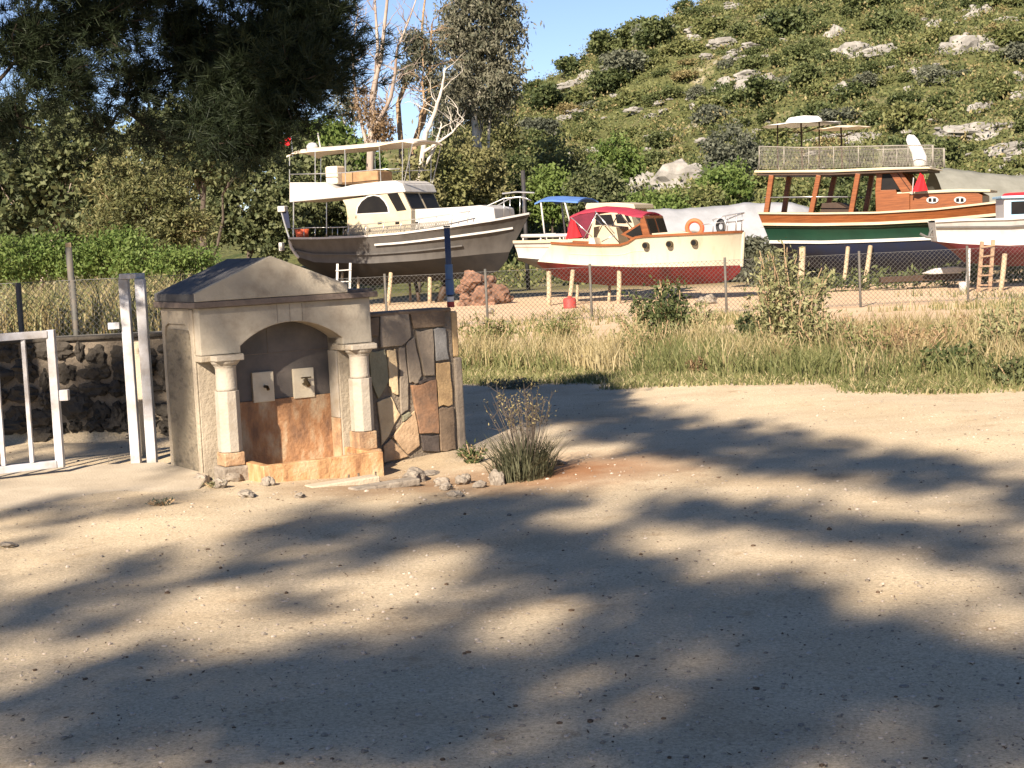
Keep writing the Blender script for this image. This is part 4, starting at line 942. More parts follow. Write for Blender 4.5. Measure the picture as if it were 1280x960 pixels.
p = B1.L(353, 307, 0); MB().box(p[0] - .05, p[0] + .1, -.2, .0, p[2] - .2, p[2] + .12).build("swim_step", M['white_gel'], B1.root, bevel=.03)
p = B1.L(374, 293, -1.0); bk = MB().box(p[0] - .28, p[0] + .28, -.2, .2, -.2, .25); o = MB().lathe([(0, -.28), (.2, -.28), (.26, .12), (.24, .12), (.18, -.26), (0, -.26)], (0, 0, 0), 16).build("orange_tub", M['orange'], smooth=True)
o.location = tuple(B1.world((p[0], -.8, sh[1][2] + .24))); tag(o, "orange tub standing on the motor yacht's aft deck", "tub")
f1 = [B1.L(a, b_, .2) for a, b_ in ((350, 178), (364, 170), (363, 181), (349, 185))]; flag(B1.root, f1, M['flag_red'])
MB().bar(B1.L(364, 168, .2), B1.L(366, 196, .2), .015).build("flag_staff", M['steel'], B1.root)

# --- red and cream cabin launch
Y2 = 50.0
B2 = Boat("cabin_launch", "cream wooden launch with red bottom and red canopy in the middle of the yard", 800, Y2, 25)
sh, wl, ke = B2.hull([(689, 305), (720, 307), (750, 308), (779, 307.5), (786, 304), (793, 298.5), (800, 297), (822, 296), (870, 293.5), (929, 291)], [(672, 327), (720, 331), (790, 334), (850, 333.5), (927, 331.5)],
                     [(674, 332), (700, 350), (760, 357), (840, 357), (895, 354), (914, 350), (925, 340)], 1.1, .8, flare=.93, fullness=4.5)
B2.band("hull_topsides", wl, sh, M['cream_hull'], bulge=-.05, transom=True, rows=8)
B2.band("hull_bottom", ke, wl, M['red_bottom'], bulge=.1, transom=True, rows=6)
B2.cap("cap_rail", sh, .1, .07, M['varnish'])
B2.cap("strake", [(a[0] * .5 + b_[0] * .5, a[1] * .5 + b_[1] * .5 + .05, a[2] * .47 + b_[2] * .53) for a, b_ in zip(wl[3:14], sh[3:14])], .03, .03, M['cream_hull'])
B2.deck("deck", sh, M['teak'])
MB().tube([B2.L(929, 290, 0), B2.L(928, 312, 0), B2.L(927, 333, 0)], .06, 8).build("stem_post", M['cream_hull'], B2.root)
for a, b_ in ((807.3, 306.8), (837, 305.2), (868, 303.3)):
    p = B2.L(a, b_, -1.0); MB().lathe([(0, -.14), (.1, -.14), (.1, .14), (0, .14)], (0, 0, 0), 20)
    yy = -np.interp(p[0], [c[0] for c in sh], [-0.8 * c[1] * -1 for c in sh]) if False else None
    # sit the porthole on the topside skin
    i = min(range(len(sh)), key=lambda k: abs(sh[k][0] - p[0])); ys_ = -(sh[i][1] * -.55 + wl[i][1] * -.45) - .05
    rot = Matrix.Rotation(math.pi / 2, 4, 'X')
    o = MB().lathe([(0, -.09), (.075, -.09), (.075, .09), (0, .09)], n=20).build("porthole", M['glass'], B2.root); o.rotation_euler = (math.pi / 2, 0, 0); p = B2.L(a, b_, ys_); o.location = p
    o2 = MB().lathe([(.072, -.1), (.1, -.1), (.1, .08), (.072, .08), (.072, -.1)], n=20).build("porthole_ring", M['brass'], o)
h2 = .86
mb2 = lambda n_, pts, m_, y0=-h2, y1=h2, bv=.01: B2.slab(n_, pts, y0, y1, m_, bevel=bv)
# windshield: side pane, wooden frame, two front panes
mb2("windscreen_frame", [(803, 296.5), (800, 276), (802, 270), (805, 270), (813, 296)], M['varnish'])
mb2("side_pane", [(782, 292.5), (800, 281), (803, 294.5), (790, 296)], M['glass'], -h2 - .02, -h2 + .01, 0)
mb2("side_frame", [(776, 293), (801, 278), (804, 296.5), (788, 298.5)], M['varnish'], -h2, -h2 + .04, 0)
frontpanes(B2, (813, 296), (805, 270), h2, 2, M['glass'], z0=.12, z1=.86, gap=.09)
mb2("cabin_top", [(812, 297), (812, 292), (850, 289), (862, 291), (862, 295)], M['cream_gel'], -.7, .7)
# red canopy and side curtain on a steel frame
canopy(B2, [(712, 271), (724, 266), (745, 262.5), (770, 264), (790, 269), (803, 270)], .9, .12).build("canopy", M['red_canvas'], B2.root, smooth=True)
MB().grid([[B2.L(713, 271, -.88), B2.L(709, 285, -.9), B2.L(711, 299, -.92)], [B2.L(728, 268, -.9), B2.L(726, 284, -.92), B2.L(722, 298, -.93)], [B2.L(744, 265, -.9), B2.L(740, 281, -.92), B2.L(735, 297, -.93)]]).build("side_curtain", M['maroon_canvas'], B2.root, smooth=True)
for pts in (((714, 272), (740, 296)), ((746, 266), (730, 298)), ((744, 264), (768, 292)), ((768, 294), (752, 302))): B2.rail("canopy_frame", [B2.L(a, b_, -.95) for a, b_ in pts], .018, M['steel'])
flag(B2.root, [B2.L(a, b_, -1.1) for a, b_ in ((714, 274), (718, 276), (728, 296), (706, 299))], M['flag_red'])
mb2("cockpit_seat", [(742, 306), (742, 284), (752, 282), (770, 284), (774, 306)], M['cream_gel'], -.4, .7)
mb2("engine_box", [(735, 307), (737, 298), (742, 297), (745, 307)], M['canvas'], -.9, -.3)
B2.rail("bow_pulpit", [B2.L(a, b_, -y) for a, b_, y in ((890, 275, .75), (905, 270, .6), (920, 267.5, .3), (930, 266, .03))], .018, M['steel'])
B2.rail("bow_pulpit", [B2.L(a, b_, -y) for a, b_, y in ((878, 281, .8), (900, 278, .62), (918, 277, .3), (929, 275, .03))], .014, M['steel'])
for a, b_, y in ((892, 274.5, .72), (907, 269.5, .55), (921, 267, .28)): B2.rail("stanchion", [B2.L(a, b_, -y), B2.L(a - 1, 292, -y)], .014, M['steel'])
def torus(R_, r, n=28, m_=10):
    return MB().grid([[((R_ + r * math.cos(2 * math.pi * j / m_)) * math.cos(2 * math.pi * i / n), r * math.sin(2 * math.pi * j / m_), (R_ + r * math.cos(2 * math.pi * j / m_)) * math.sin(2 * math.pi * i / n)) for j in range(m_ + 1)] for i in range(n + 1)])
q_ = B2.world(B2.L(868.3, 285, -.55)); lr = torus(.23, .07).build("life_ring", M['orange'], smooth=True); lr.location = tuple(q_); lr.rotation_euler = (.12, 0, -.3); tag(lr, "orange life ring standing on the cream launch's foredeck", "life ring")
q_ = B2.world(B2.L(901, 283, -.5)); lr = torus(.14, .06).build("tyre_fender", M['rubber'], smooth=True); lr.location = tuple(q_); lr.scale = (.8, 1, 1.2); lr.rotation_euler = (0, 0, -.5); tag(lr, "black tyre fender on the cream launch's bow deck", "fender")

# --- cream cabin boat with blue awning behind it
B4 = Boat("cabin_boat", "cream cabin boat with blue awning and brown rubbing strake, mostly behind the red canopy launch", 740, 55, 25)
sh, wl, ke = B4.hull([(642, 304), (680, 303.5), (740, 302), (800, 299), (835, 296)], [(648, 322), (700, 326), (760, 327), (825, 324)], [(650, 326), (690, 342), (760, 345), (820, 332)], 1.15, .85)
B4.band("hull_topsides", wl, sh, M['white_gel'], bulge=-.04, transom=True, rows=6); B4.band("hull_bottom", ke, wl, M['grey_hull'], bulge=.2, transom=True)
B4.band("rubbing_band", [(a[0] * .25 + b_[0] * .75, a[1] * .25 + b_[1] * .75, a[2] * .3 + b_[2] * .7) for a, b_ in zip(wl, sh)], sh, M['teak'], off=-.035, rows=2)
B4.cap("gunwale", sh, .12, .09, M['cream_gel']); B4.deck("deck", sh, M['teak'])
B4.rail("side_rail", [B4.L(a, b_, -1.0) for a, b_ in ((652, 295), (690, 294.5), (712, 294))], .07, M['white_gel'], n=6)
for a in (654, 676, 700): B4.rail("stanchion", [B4.L(a, 295, -1.0), B4.L(a, 304, -1.0)], .03, M['white_gel'])
B4.slab("cabin", [(735, 304), (737, 268), (735, 262), (786, 260), (795, 290), (800, 302)], -.85, .85, M['cream_gel'])
B4.slab("cabin_roof", [(731, 259), (733, 254), (770, 253), (792, 255), (794, 261), (733, 263)], -.95, .95, M['cream_gel'], bevel=.03)
for pts in ([(744, 281), (745, 269), (764, 268), (768, 281)], [(771, 279), (769, 268), (777, 268), (783, 279)], [(785, 278), (780, 268), (784, 268), (790, 278)]): B4.slab("window", pts, -.87, -.84, M['glass'], bevel=0)
canopy(B4, [(668, 254), (676, 250.5), (690, 250), (706, 251), (722, 252)], .95, .14).build("awning", M['blue_canvas'], B4.root, smooth=True)
for a0, b0_, a1, b1_ in ((676, 252, 682, 303), (706, 253, 713, 280)): B4.rail("awning_post", [B4.L(a0, b0_, -.9), B4.L(a1, b1_, -.9)], .03, M['white_gel'])

# --- green and mahogany wooden boat
Y3 = 54.0
B3 = Boat("wooden_boat", "varnished wooden boat with dark green hull and roofed deck, right in the yard", 1110, Y3, 22)
sh, wl, ke = B3.hull([(948, 267.5), (1020, 268), (1095, 267), (1171, 262.5), (1255, 253), (1330, 242)], [(962, 303), (1030, 303.5), (1095, 301.5), (1171, 298.5), (1240, 294), (1315, 288)],
                     [(970, 308), (1000, 330), (1060, 344), (1140, 342), (1220, 335), (1290, 322), (1312, 300)], 1.7, .86, flare=.85, n=34)
mid = [(a[0] * .37 + b_[0] * .63, a[1] * .33 + b_[1] * .67, a[2] * .36 + b_[2] * .64) for a, b_ in zip(wl, sh)]
B3.band("hull_topsides", wl, mid, M['green_hull'], bulge=-.05, transom=True, rows=6)
B3.band("bulwark", mid, sh, M['varnish'], transom=True, rows=3)
B3.band("hull_bottom", ke, wl, M['navy_bottom'], bulge=.25, transom=True)
B3.cap("cap_rail", sh, .14, .06, M['cream_gel']); B3.cap("rub_rail", mid, .1, .09, M['cream_gel'], -.04)
B3.cap("waterline_stripe", wl, .05, .1, M['white_gel'], -.03)
B3.deck("deck", sh, M['teak'], drop=.45, inset=.08)
h3 = 1.45
B3.slab("deck_roof", [(942, 216), (943, 213), (1040, 212), (1110, 209), (1160, 208.3), (1164, 211), (1110, 212.5), (1040, 215.5)], -1.62, 1.62, M['cream_gel'], bevel=.02)
B3.slab("roof_underside", [(946, 219.5), (946, 216.8), (1040, 215.8), (1110, 212.8), (1160, 211.2), (1160, 214), (1110, 216), (1040, 219)], -1.55, 1.55, M['darkwood'])
for (a0, b0_, a1, b1_) in ((965, 219, 958, 267), (1024, 219, 1014, 267), (1073, 217, 1064, 267)):
    for y in (-h3, h3 - .14):
        p0 = B3.L(a0, b0_, -h3); p1 = B3.L(a1, b1_, -h3); MB().beam((p0[0], y, p0[2]), (p1[0], y, p1[2]), .16, .24).build("roof_post", M['varnish'], B3.root, bevel=.015)
B3.slab("wheelhouse", [(1095, 267), (1094, 238), (1120, 237), (1121, 242), (1137, 241), (1137, 263)], -1.3, 1.3, M['varnish'])
mbx = lambda n_, pts, m_, y0, y1, bv=.01: B3.slab(n_, pts, y0, y1, m_, bevel=bv)
for y0 in (-1.3, 1.18):
    for pts in ([(1094, 239), (1096, 214), (1103, 214), (1101, 239)], [(1110, 213), (1119, 213), (1138, 239.5), (1127, 240.5)], [(1094, 218), (1095, 213.5), (1120, 212.5), (1121, 216)]):
        p0 = B3.poly(pts, -1.3); MB().prism([(x, y0, z) for x, _, z in p0], [(x, y0 + .12, z) for x, _, z in p0]).build("window_frame", M['varnish'], B3.root, bevel=.01)
mbx("side_pane", [(1101, 237.5), (1103, 217), (1112, 216), (1127, 237)], M['glass'], -1.26, -1.23, 0)
lo, hi = np.array(B3.L(1138, 239.5, -1.3)), np.array(B3.L(1119, 213, -1.3))
for k in range(5):
    y = -1.3 + .12 + (2.6 - .24) * k / 4; q0 = lo + [.05, 0, .02]; q1 = hi + [.05, 0, .02]; MB().beam((q0[0], y, q0[2]), (q1[0], y, q1[2]), .24 if k else .18, .16).build("windscreen_post", M['varnish'], B3.root, bevel=.01)
frontpanes(B3, (1138, 239.5), (1119, 213), 1.3, 4, M['glass'], z0=.05, z1=.95, gap=.02)
B3.slab("trunk_cabin", [(1122, 264), (1122, 241), (1215, 238), (1228, 244), (1228, 257)], -1.2, 1.2, M['varnish'])
B3.slab("trunk_cabin_roof", [(1121, 243.5), (1121, 240.3), (1200, 236), (1238, 237), (1238, 240), (1200, 240)], -1.28, 1.28, M['cream_gel'], bevel=.02)
for cx, cy in ((1165.5, 250), (1200, 250)):
    ov = MB(); P0 = []
    for k in range(20): t = 2 * math.pi * k / 20; P0.append((cx + 7.5 * math.cos(t), cy + 4.2 * math.sin(t) - .05 * math.cos(t)))
    w_ = B3.slab("oval_window", P0, -1.24, -1.19, M['white_gel'], bevel=0)
    for o_ in (-3, 2.6): B3.slab("pane", [(cx + o_ - 2, cy + 2.2), (cx + o_ - 1.8, cy - 2.3), (cx + o_ + 1.8, cy - 2.4), (cx + o_ + 2, cy + 2)], -1.26, -1.2, M['glass'], w_, bevel=0)
# rails with netting on the roof
top = [(949, 183), (1000, 184.5), (1060, 183.5), (1120, 182), (1166, 181.5)]; bot = [(949, 211), (1000, 211), (1060, 209.5), (1120, 207), (1166, 206.5)]
B3.rail("roof_rail", [B3.L(a, b_, -1.5) for a, b_ in top], .02, M['net'])
for k in range(8):
    a = 949 + 31 * k; B3.rail("rail_post", [B3.L(a, np.interp(a, *zip(*top)), -1.5), B3.L(a, np.interp(a, *zip(*bot)), -1.5)], .018 if k < 7 else .035, M['net'])
for sg in (-1, 1):
    mb = MB()
    for k in range(120):
        u = k / 119; a = 949 + 217 * u
        for d_ in (-4, 4):
            if not 946 < a + d_ < 1169: continue
            p0, p1 = B3.L(a, np.interp(a, *zip(*top)), -1.5), B3.L(a + d_, np.interp(a + d_, *zip(*bot)), -1.5)
            mb.tube([(p0[0], sg * 1.5, p0[2]), (p1[0], sg * 1.5, p1[2])], .0035, 3, False)
    mb.build("rail_netting", M['net'], B3.root)
for pts in (((955, 247), (1010, 246), (1060, 246)), ): B3.rail("deck_rail", [B3.L(a, b_, -1.55) for a, b_ in pts], .018, M['steel'])
B3.slab("deck_bench", [(1025, 267), (1027, 254), (1045, 253), (1062, 262), (1062, 267)], -.9, .9, M['darkwood'])
flag(B3.root, [B3.L(a, b_, -1.55) for a, b_ in ((1150, 216), (1154, 219), (1160, 238), (1140, 240))], M['flag_red'])
MB().bar(B3.L(1142, 222, -1.5), B3.L(1140, 243, -1.5), .02).build("flag_staff", M['steel'], B3.root)
# parasols on the roof deck
def parasol(px, py, r, label, mt, box):
    q = B3.world(B3.L(px, py, 0)); b_ = B3.world(B3.L(px, 211, 0)); hgt = q[2] - b_[2] - .2
    root = empty("parasol", (q[0], q[1], b_[2]), label, "parasol", group="parasols on the wooden boat's roof deck")
    rows = []
    for i in range(5):
        u = i / 4; rows.append([(r * u * math.cos(2 * math.pi * k / 16), r * u * math.sin(2 * math.pi * k / 16), hgt + .05 - .14 * u ** 1.3 + (.03 * (k % 2) * u)) for k in range(17)])
    MB().grid(rows).build("canopy", mt, root, smooth=False)
    MB().tube([(0, 0, 0), (0, 0, hgt)], .03, 8).build("pole", M['darkwood'], root)
    for k in range(8):
        t = 2 * math.pi * k / 8; MB().bar((0, 0, hgt - .35), (r * .7 * math.cos(t), r * .7 * math.sin(t), hgt - .16), .012, 5).build("rib", M['darkwood'], root)
    if box: MB().lathe([(0, .26), (.5, .2), (.62, .08), (.6, .0), (0, .0)], (.1, 0, hgt - .02), 16).build("vent", mt, root)
parasol(1001, 146, 1.35, "white parasol with a thick top on the wooden boat's roof", M['white_cloth'], True)
parasol(1051, 151, 1.0, "beige parasol beside the white one on the wooden boat's roof", M['canvas'], False)
for a in (972, 1024): B3.rail("sunshade_pole", [B3.L(a, 152, 0), B3.L(a, 211, 0)], .025, M['darkwood'], both=False)
# white bundle standing on the roof
q = B3.world(B3.L(1146, 207, -.6)); mb = MB(); mb.tube([(.12, 0, -.02), (.1, 0, .25), (.02, 0, .5), (-.12, 0, .78), (-.2, 0, .92), (-.26, 0, 1.0)], [.24, .23, .2, .19, .15, .04], 12)
me = mb.build("cloth_bundle", M['white_cloth'], smooth=True); me.location = tuple(q); tag(me, "white wrapped cloth bundle standing on the wooden boat's roof", "bundle")

# --- white and maroon boat at the right edge
B5 = Boat("fishing_boat", "white boat with maroon bottom, grey cover and pale blue wheelhouse at the right edge", 1240, 47, 8)
sh, wl, ke = B5.hull([(1169, 278), (1205, 276), (1260, 275), (1330, 270), (1400, 262)], [(1172, 302), (1205, 305), (1260, 307), (1330, 304), (1390, 300)], [(1185, 306), (1205, 328), (1260, 333), (1340, 330), (1380, 312)], 1.2, .72, n=30)
B5.band("hull_topsides", wl, sh, M['white_gel'], bulge=-.08, transom=True, rows=6); B5.band("hull_bottom", ke, wl, M['maroon_bottom'], bulge=.22, transom=True)
B5.cap("gunwale", sh, .1, .06, M['white_gel']); B5.deck("deck_cover", sh, M['grey_tarp'], drop=-.04, inset=.0)
B5.cap("rubbing_strake", [(a[0] * .3 + b_[0] * .7, a[1] * .34 + b_[1] * .66 - .0, a[2] * .3 + b_[2] * .7) for a, b_ in zip(wl, sh)], .05, .05, M['grey_hull'])
B5.slab("wheelhouse", [(1255, 275), (1255, 248), (1330, 246), (1334, 274)], -.75, .75, M['white_gel'], bevel=.03)
B5.slab("wheelhouse_roof", [(1252, 248), (1252, 245), (1333, 242), (1333, 246)], -.85, .85, M['pale_blue'])
wn = B5.slab("window", [(1264, 268), (1264, 252), (1288, 251), (1288, 267)], -.77, -.74, M['glass'], bevel=0); B5.slab("window_trim", [(1262, 270), (1262, 250.5), (1290, 249.5), (1290, 269)], -.76, -.745, M['pale_blue'], wn, bevel=0)
B5.slab("window", [(1300, 267), (1300, 251), (1322, 250), (1322, 266)], -.77, -.74, M['glass'], bevel=0)
B5.slab("red_cover", [(1258, 245), (1262, 241), (1300, 239), (1310, 243)], -.5, .5, M['flag_red'], bevel=.04)
# anchor gear at its left end
MB().tube([B5.L(1169, 281, 0), B5.L(1163, 290, 0), B5.L(1161, 296, 0)], .04, 6).build("anchor_shank", M['galv'], B5.root)
MB().tube([B5.L(1150, 292, 0), B5.L(1158, 296, 0), B5.L(1166, 297, 0)], .04, 6).build("anchor_fluke", M['galv'], B5.root)

# --- boats under tarpaulins behind
def tarpaulin(name, label, prof, Y, depth, base, mt, seed):
    """draped sheet over a covered boat: ridge measured on the photograph, falling to both sides"""
    o0 = at(prof[0][0], 300, Y); rows = []
    xs_ = np.linspace(prof[0][0], prof[-1][0], 40)
    for i, px in enumerate(xs_):
        py = np.interp(px, *zip(*prof)); row = []
        for j in range(15):
            v = -1 + 2 * j / 14; q = at(px, py, Y); bb = at(px, base, Y)
            zt_ = q[2] - (q[2] - bb[2]) * abs(v) ** 1.4
            nn = noise.fractal(Vector((px * .05 + seed, v * 2.2, seed)), 1, 2, 3) * .06
            row.append((q[0] - o0[0], v * depth + nn * .6, zt_ + nn * (1 - abs(v) ** 6)))
        rows.append(row)
    o = MB().grid(rows).build(name, mt, smooth=True); o.location = (o0[0], Y, 0); return tag(o, label, "tarpaulin")
tarpaulin("tarpaulin", "pale grey tarpaulin draped over a long boat behind the launch's bow", [(770, 268), (800, 262), (840, 261), (880, 259), (920, 255), (945, 253), (985, 253), (1010, 258), (1030, 275)], 64, 2.0, 318, M['grey_tarp'], 3)
tarpaulin("tarpaulin", "grey green tarpaulin pitched behind the wooden boat's wheelhouse", [(1165, 212), (1180, 210), (1215, 214), (1250, 218), (1290, 220), (1340, 224)], 62, 2.4, 275, M['olive_tarp'], 8)

# --- timber props, ladders, yard clutter
for a in [(429, 333, 425, 366, Y1, .05, "short pale prop left end under the grey yacht, beside the white ladder"), (448, 335, 447, 372, Y1, .05, "pale prop under the grey yacht just right of the white ladder"), (489, 336, 485, 383, Y1 - .9, .075, "curved pale prop under the middle of the grey yacht"), (537, 334, 537, 385, Y1 - .9, .075, "straight pale prop under the grey yacht left of the blue pipe"), (482, 352, 481, 384, Y1 + .5, .06, "dark thin prop beside the curved pale prop", 'darkwood'),
          (519, 352, 525, 384, Y1 + .3, .07, "dark slanting prop between the two pale props", 'darkwood'), (512, 352, 513, 382, Y1 + .8, .045, "thin reddish prop under the grey yacht", 'ladder_wood'), (561, 345, 546, 384, Y1 - .3, .14, "thick black timber leaning under the grey yacht beside the blue pipe", 'darkwood'), (606, 345, 607, 392, Y1 - .6, .09, "square brown post under the grey yacht's bow", 'ladder_wood'),
          (686, 340, 686, 372, Y2 + .3, .08, "leftmost pale prop under the cream launch's stern"), (716, 338, 711, 382, Y2 - .7, .07, "leaning pale prop under the launch beside the red can"), (774, 337, 773, 381, Y2 - .8, .075, "bent pale prop under the middle of the launch"), (826, 340, 825, 371, Y2 - .2, .08, "pale prop under the launch's forward half"), (722, 352, 721, 370, Y2 + .9, .05, "short prop in the shade below the launch"), (762, 352, 761, 374, Y2 + .9, .05, "thin prop in the shade below the launch's middle"),
          (1003, 310, 1001, 352, Y3 - 1.2, .11, "thick tan post standing under the wooden boat's stern quarter"), (1060, 309, 1056, 342, Y3 - 1.4, .07, "pale thin prop under the wooden boat's middle"), (1088, 308, 1084, 334, Y3 - 1.4, .08, "curved pale prop right of the thin one under the wooden boat", 'prop_wood'), (1211, 311, 1209, 360, 46, .06, "rusty white prop beside the wooden ladder", 'white_tape'), (1256, 318, 1251, 362, 45.6, .075, "plank leaning under the maroon boat right of the ladder", 'prop_wood')]:
    prop(a[0], a[1], a[2], a[3], a[4], a[5], a[6], a[7] if len(a) > 7 else 'prop_wood')
def ladder(name, label, lt, lb, rt, rb, Y, n, r, mt):
    p = [at(*q, Y) for q in (lt, lb, rt, rb)]; o = p[1]; root = empty(name, tuple(o), label, "ladder"); p = [Vector(q - o) for q in p]
    lean = Vector((0, .25, 0)); p[0] += lean; p[2] += lean
    MB().beam(p[0], p[1] - (p[0] - p[1]) * .1, r * 2.2, r * 1.4).build('rail', M[mt], root); MB().beam(p[2], p[3] - (p[2] - p[3]) * .1, r * 2.2, r * 1.4).build('rail', M[mt], root)
    for k in range(n):
        u = (k + .6) / n; a, b_ = p[0].lerp(p[1], u), p[2].lerp(p[3], u); e_ = (b_ - a) * .12; MB().beam(a - e_ - Vector((0, r, 0)), b_ + e_ - Vector((0, r, random.uniform(-.03, .03))), r * 1.6, r).build('rung', M[mt], root)
ladder("wooden_ladder", "rough brown wooden ladder leaning on the maroon boat", (1231, 302), (1223, 361), (1245, 300), (1237, 361), 45.2, 5, .045, 'ladder_wood')
ladder("white_ladder", "small white painted ladder under the grey yacht's stern", (421, 330), (421, 372), (437, 329), (437, 372), 56.2, 3, .035, 'white_gel')
q = at(1183, 338, 48.6); o = MB().prism([(-.75, 0, -.06), (-.4, 0, -.1), (.35, 0, -.1), (.75, 0, .02), (.3, 0, .1), (-.3, 0, .08)], [(-.75, .12, -.06), (-.4, .3, -.1), (.35, .3, -.1), (.75, .12, .02), (.3, .3, .1), (-.3, .3, .08)]).build("white_float", M['white_gel'], bevel=.03); o.location = (q[0], q[1], q[2]); tag(o, "white float board lying on blocks in the shade left of the ladder", "float")
bl = at(1168, 350, 48.8); o = MB().box(-1.6, .9, 0, .35, -.08, .1).build("dark_timber_baulk", M['darkwood'], bevel=.02); o.location = (bl[0], 48.9, q[2] - .22); tag(o, "dark timber baulk under the white float board", "timber")
q = at(712, 374, 47.5); o = MB().lathe([(0, 0), (.2, 0), (.21, .03), (.19, .05), (.2, .24), (.17, .3), (.06, .32), (.06, .36), (0, .36)], n=18).build("red_can", M['red_tape'], smooth=True); o.location = (q[0], 47.5, zg1(q[0], 47.5)); tag(o, "red can standing on the ground under the cream launch", "can")
q = at(1205, 356, 45.5); o = MB().lathe([(0, 0), (.13, 0), (.15, .28), (.14, .3), (.12, .02), (0, .02)], n=16).build("white_bucket", M['white_gel'], smooth=True); o.location = (q[0], 45.5, zg1(q[0], 45.5)); tag(o, "white bucket beside the rusty prop left of the wooden ladder", "bucket")
# reddish rocks under the yacht's bow
for k, (px, py, r) in enumerate([(590, 352, 15), (604, 357, 17), (588, 370, 14), (606, 374, 18), (622, 366, 14), (595, 384, 12), (612, 388, 12), (630, 372, 10), (579, 362, 9), (580, 384, 9), (626, 386, 9), (601, 395, 8)]):
    s_ = 53 / FPX; q = at(px, py, 53 + (k % 3) * .3); me = rockmesh("red_rock", r * s_ * 1.1, r * s_, r * s_ * .85, M['red_rock'], k + 90, 3, .35, 1.4, .2)
    o = link("red_rock", me, loc=(q[0], q[1], q[2])); tag(o, "reddish rock in the heap under the grey yacht's bow", "rock", "reddish rock heap")
for k, (px, py, r, lab) in enumerate([(612, 367, 5, "white stone in front of the reddish rock heap"), (887, 371, 9, "tan rock on the bare ground below the launch's bow"), (878, 366, 7, "grey rock touching the launch's keel at the bow")]):
    q = at(px, py, 46); me = rockmesh("yard_rock", r * .023, r * .02, r * .017, M['loose_stone'], k + 120, 3); tag(link("yard_rock", me, loc=(q[0], 46, zg1(q[0], 46) + .1)), lab, "rock")
# brush pile and grey debris between launch and wooden boat
bl = []
for px, py, r in ((945, 315, 20), (930, 330, 18), (965, 330, 22), (1000, 340, 20), (950, 345, 16), (985, 320, 14)):
    q = at(px, py, 58); bl.append((q[0], q[1] - 58, q[2], r * .029, .6, r * .025))
P = crown_points(bl, 150, 40, .2); o = link("brush_pile", fastmesh("brush_pile", leafquads(P, .28, 0, .3), 4, M['scrub_c']), loc=(0, 58, 0)); tag(o, "grey brush and weeds piled behind the launch's bow under the wooden boat", "brush", kind="stuff")
bl = []
for px in range(1000, 1300, 16):
    q = at(px, 352, 50); bl.append((q[0], random.uniform(-.5, .8), -.25, .35, .35, .3))
P = crown_points(bl, 120, 20, .15); o = link("yard_weeds", fastmesh("yard_weeds", leafquads(P, .18, 0, .35, .6), 4, M['scrub_a']), loc=(0, 50, 0)); tag(o, "low weeds in the shade under the wooden boat", "weeds", kind="stuff")

# ------------------------------------------------------------------ verge: grass and weeds
def blades(px_rng, n, yfun, h, wd, lean, ex=None, clump=0):
    """upright bent blades of two segments as three-vertex-wide strips"""
    P = []
    while len(P) < n:
        y = yfun(); x = random.uniform(*px_rng(y))
        if ex and ex(x, y): continue
        if clump:
            for _ in range(random.randint(1, clump)): P.append((x + random.gauss(0, .05), y + random.gauss(0, .05)))
        else: P.append((x, y))
    P = np.array(P[:n]); z = zg(P[:, 0], P[:, 1])
    hh = h * rng.uniform(.4, 1.25, n); az = rng.uniform(0, 6.283, n); ln = lean * rng.uniform(.2, 1.4, n) * hh
    b0 = np.stack([P[:, 0], P[:, 1], z - .02], 1); d = np.stack([np.cos(az), np.sin(az), np.zeros(n)], 1); a = rng.uniform(-.9, .9, n)
    s_ = np.stack([np.cos(a), np.sin(a), np.zeros(n)], 1) * (wd * rng.uniform(.6, 1.4, n))[:, None] * .5
    m_ = b0 + d * (ln * .3)[:, None] + np.array([0, 0, 1]) * (hh * .6)[:, None]; t = b0 + d * ln[:, None] + np.array([0, 0, 1]) * hh[:, None]
    V1 = np.stack([b0 - s_, b0 + s_, m_ + s_ * .8, m_ - s_ * .8], 1); V2 = np.stack([m_ - s_ * .8, m_ + s_ * .8, t + s_ * .15, t - s_ * .15], 1)
    return np.concatenate([V1, V2], 1).reshape(-1, 3)
def edge_y(x): return np.interp(x, [-6, -.55, 2.1, 4.65, 10], [19.6, 18.3, 16.2, 14.5, 11.6])   # where the road ends and the verge begins
def vx(y): return (max(-.9 - (y - 18) * .06, -2.2) if y < 26 else -3.0, y * .46 + 1.2)
def vy(): return 13.2 + 8.8 * random.random() ** 1.15
def past(d): return lambda x, y: y < edge_y(x) + d + 1.0 * noise.noise(Vector((x * 1.3, y * 1.3, 2))) 
def dens(x, y, f=.5): return noise.noise(Vector((x * f, y * f * .6, 7)))
me = fastmesh("dry_grass", blades(vx, 13500, vy, .38, .012, .45, lambda x, y: past(1.5)(x, y) or (dens(x, y, .8) < -.02 and random.random() < .9), 4), 4, M['straw']); tag(link("dry_grass", me), "tall straw coloured dry grass on the verge between road and boatyard", "grass", kind="stuff")
me = fastmesh("green_grass", blades(vx, 20000, vy, .28, .013, .6, lambda x, y: past(.9)(x, y) or dens(x + 30, y) < -.25, 4), 4, M['grassgreen']); tag(link("green_grass", me), "green grass mixed into the dry verge", "grass", kind="stuff")
def vy2(): return 12.6 + 7.5 * random.random()
me = fastmesh("short_grass", blades(lambda y: (-1.3, y * .46 + 1), 20500, vy2, .1, .014, .7, lambda x, y: past(.05)(x, y) or not past(2.2 + .7 * dens(x, y, 1))(x, y), 6), 4, [M['grassgreen'], M['straw']], rng.choice(2, 41000, p=[.8, .2])); tag(link("short_grass", me), "short green grass along the road's far edge", "grass", kind="stuff")
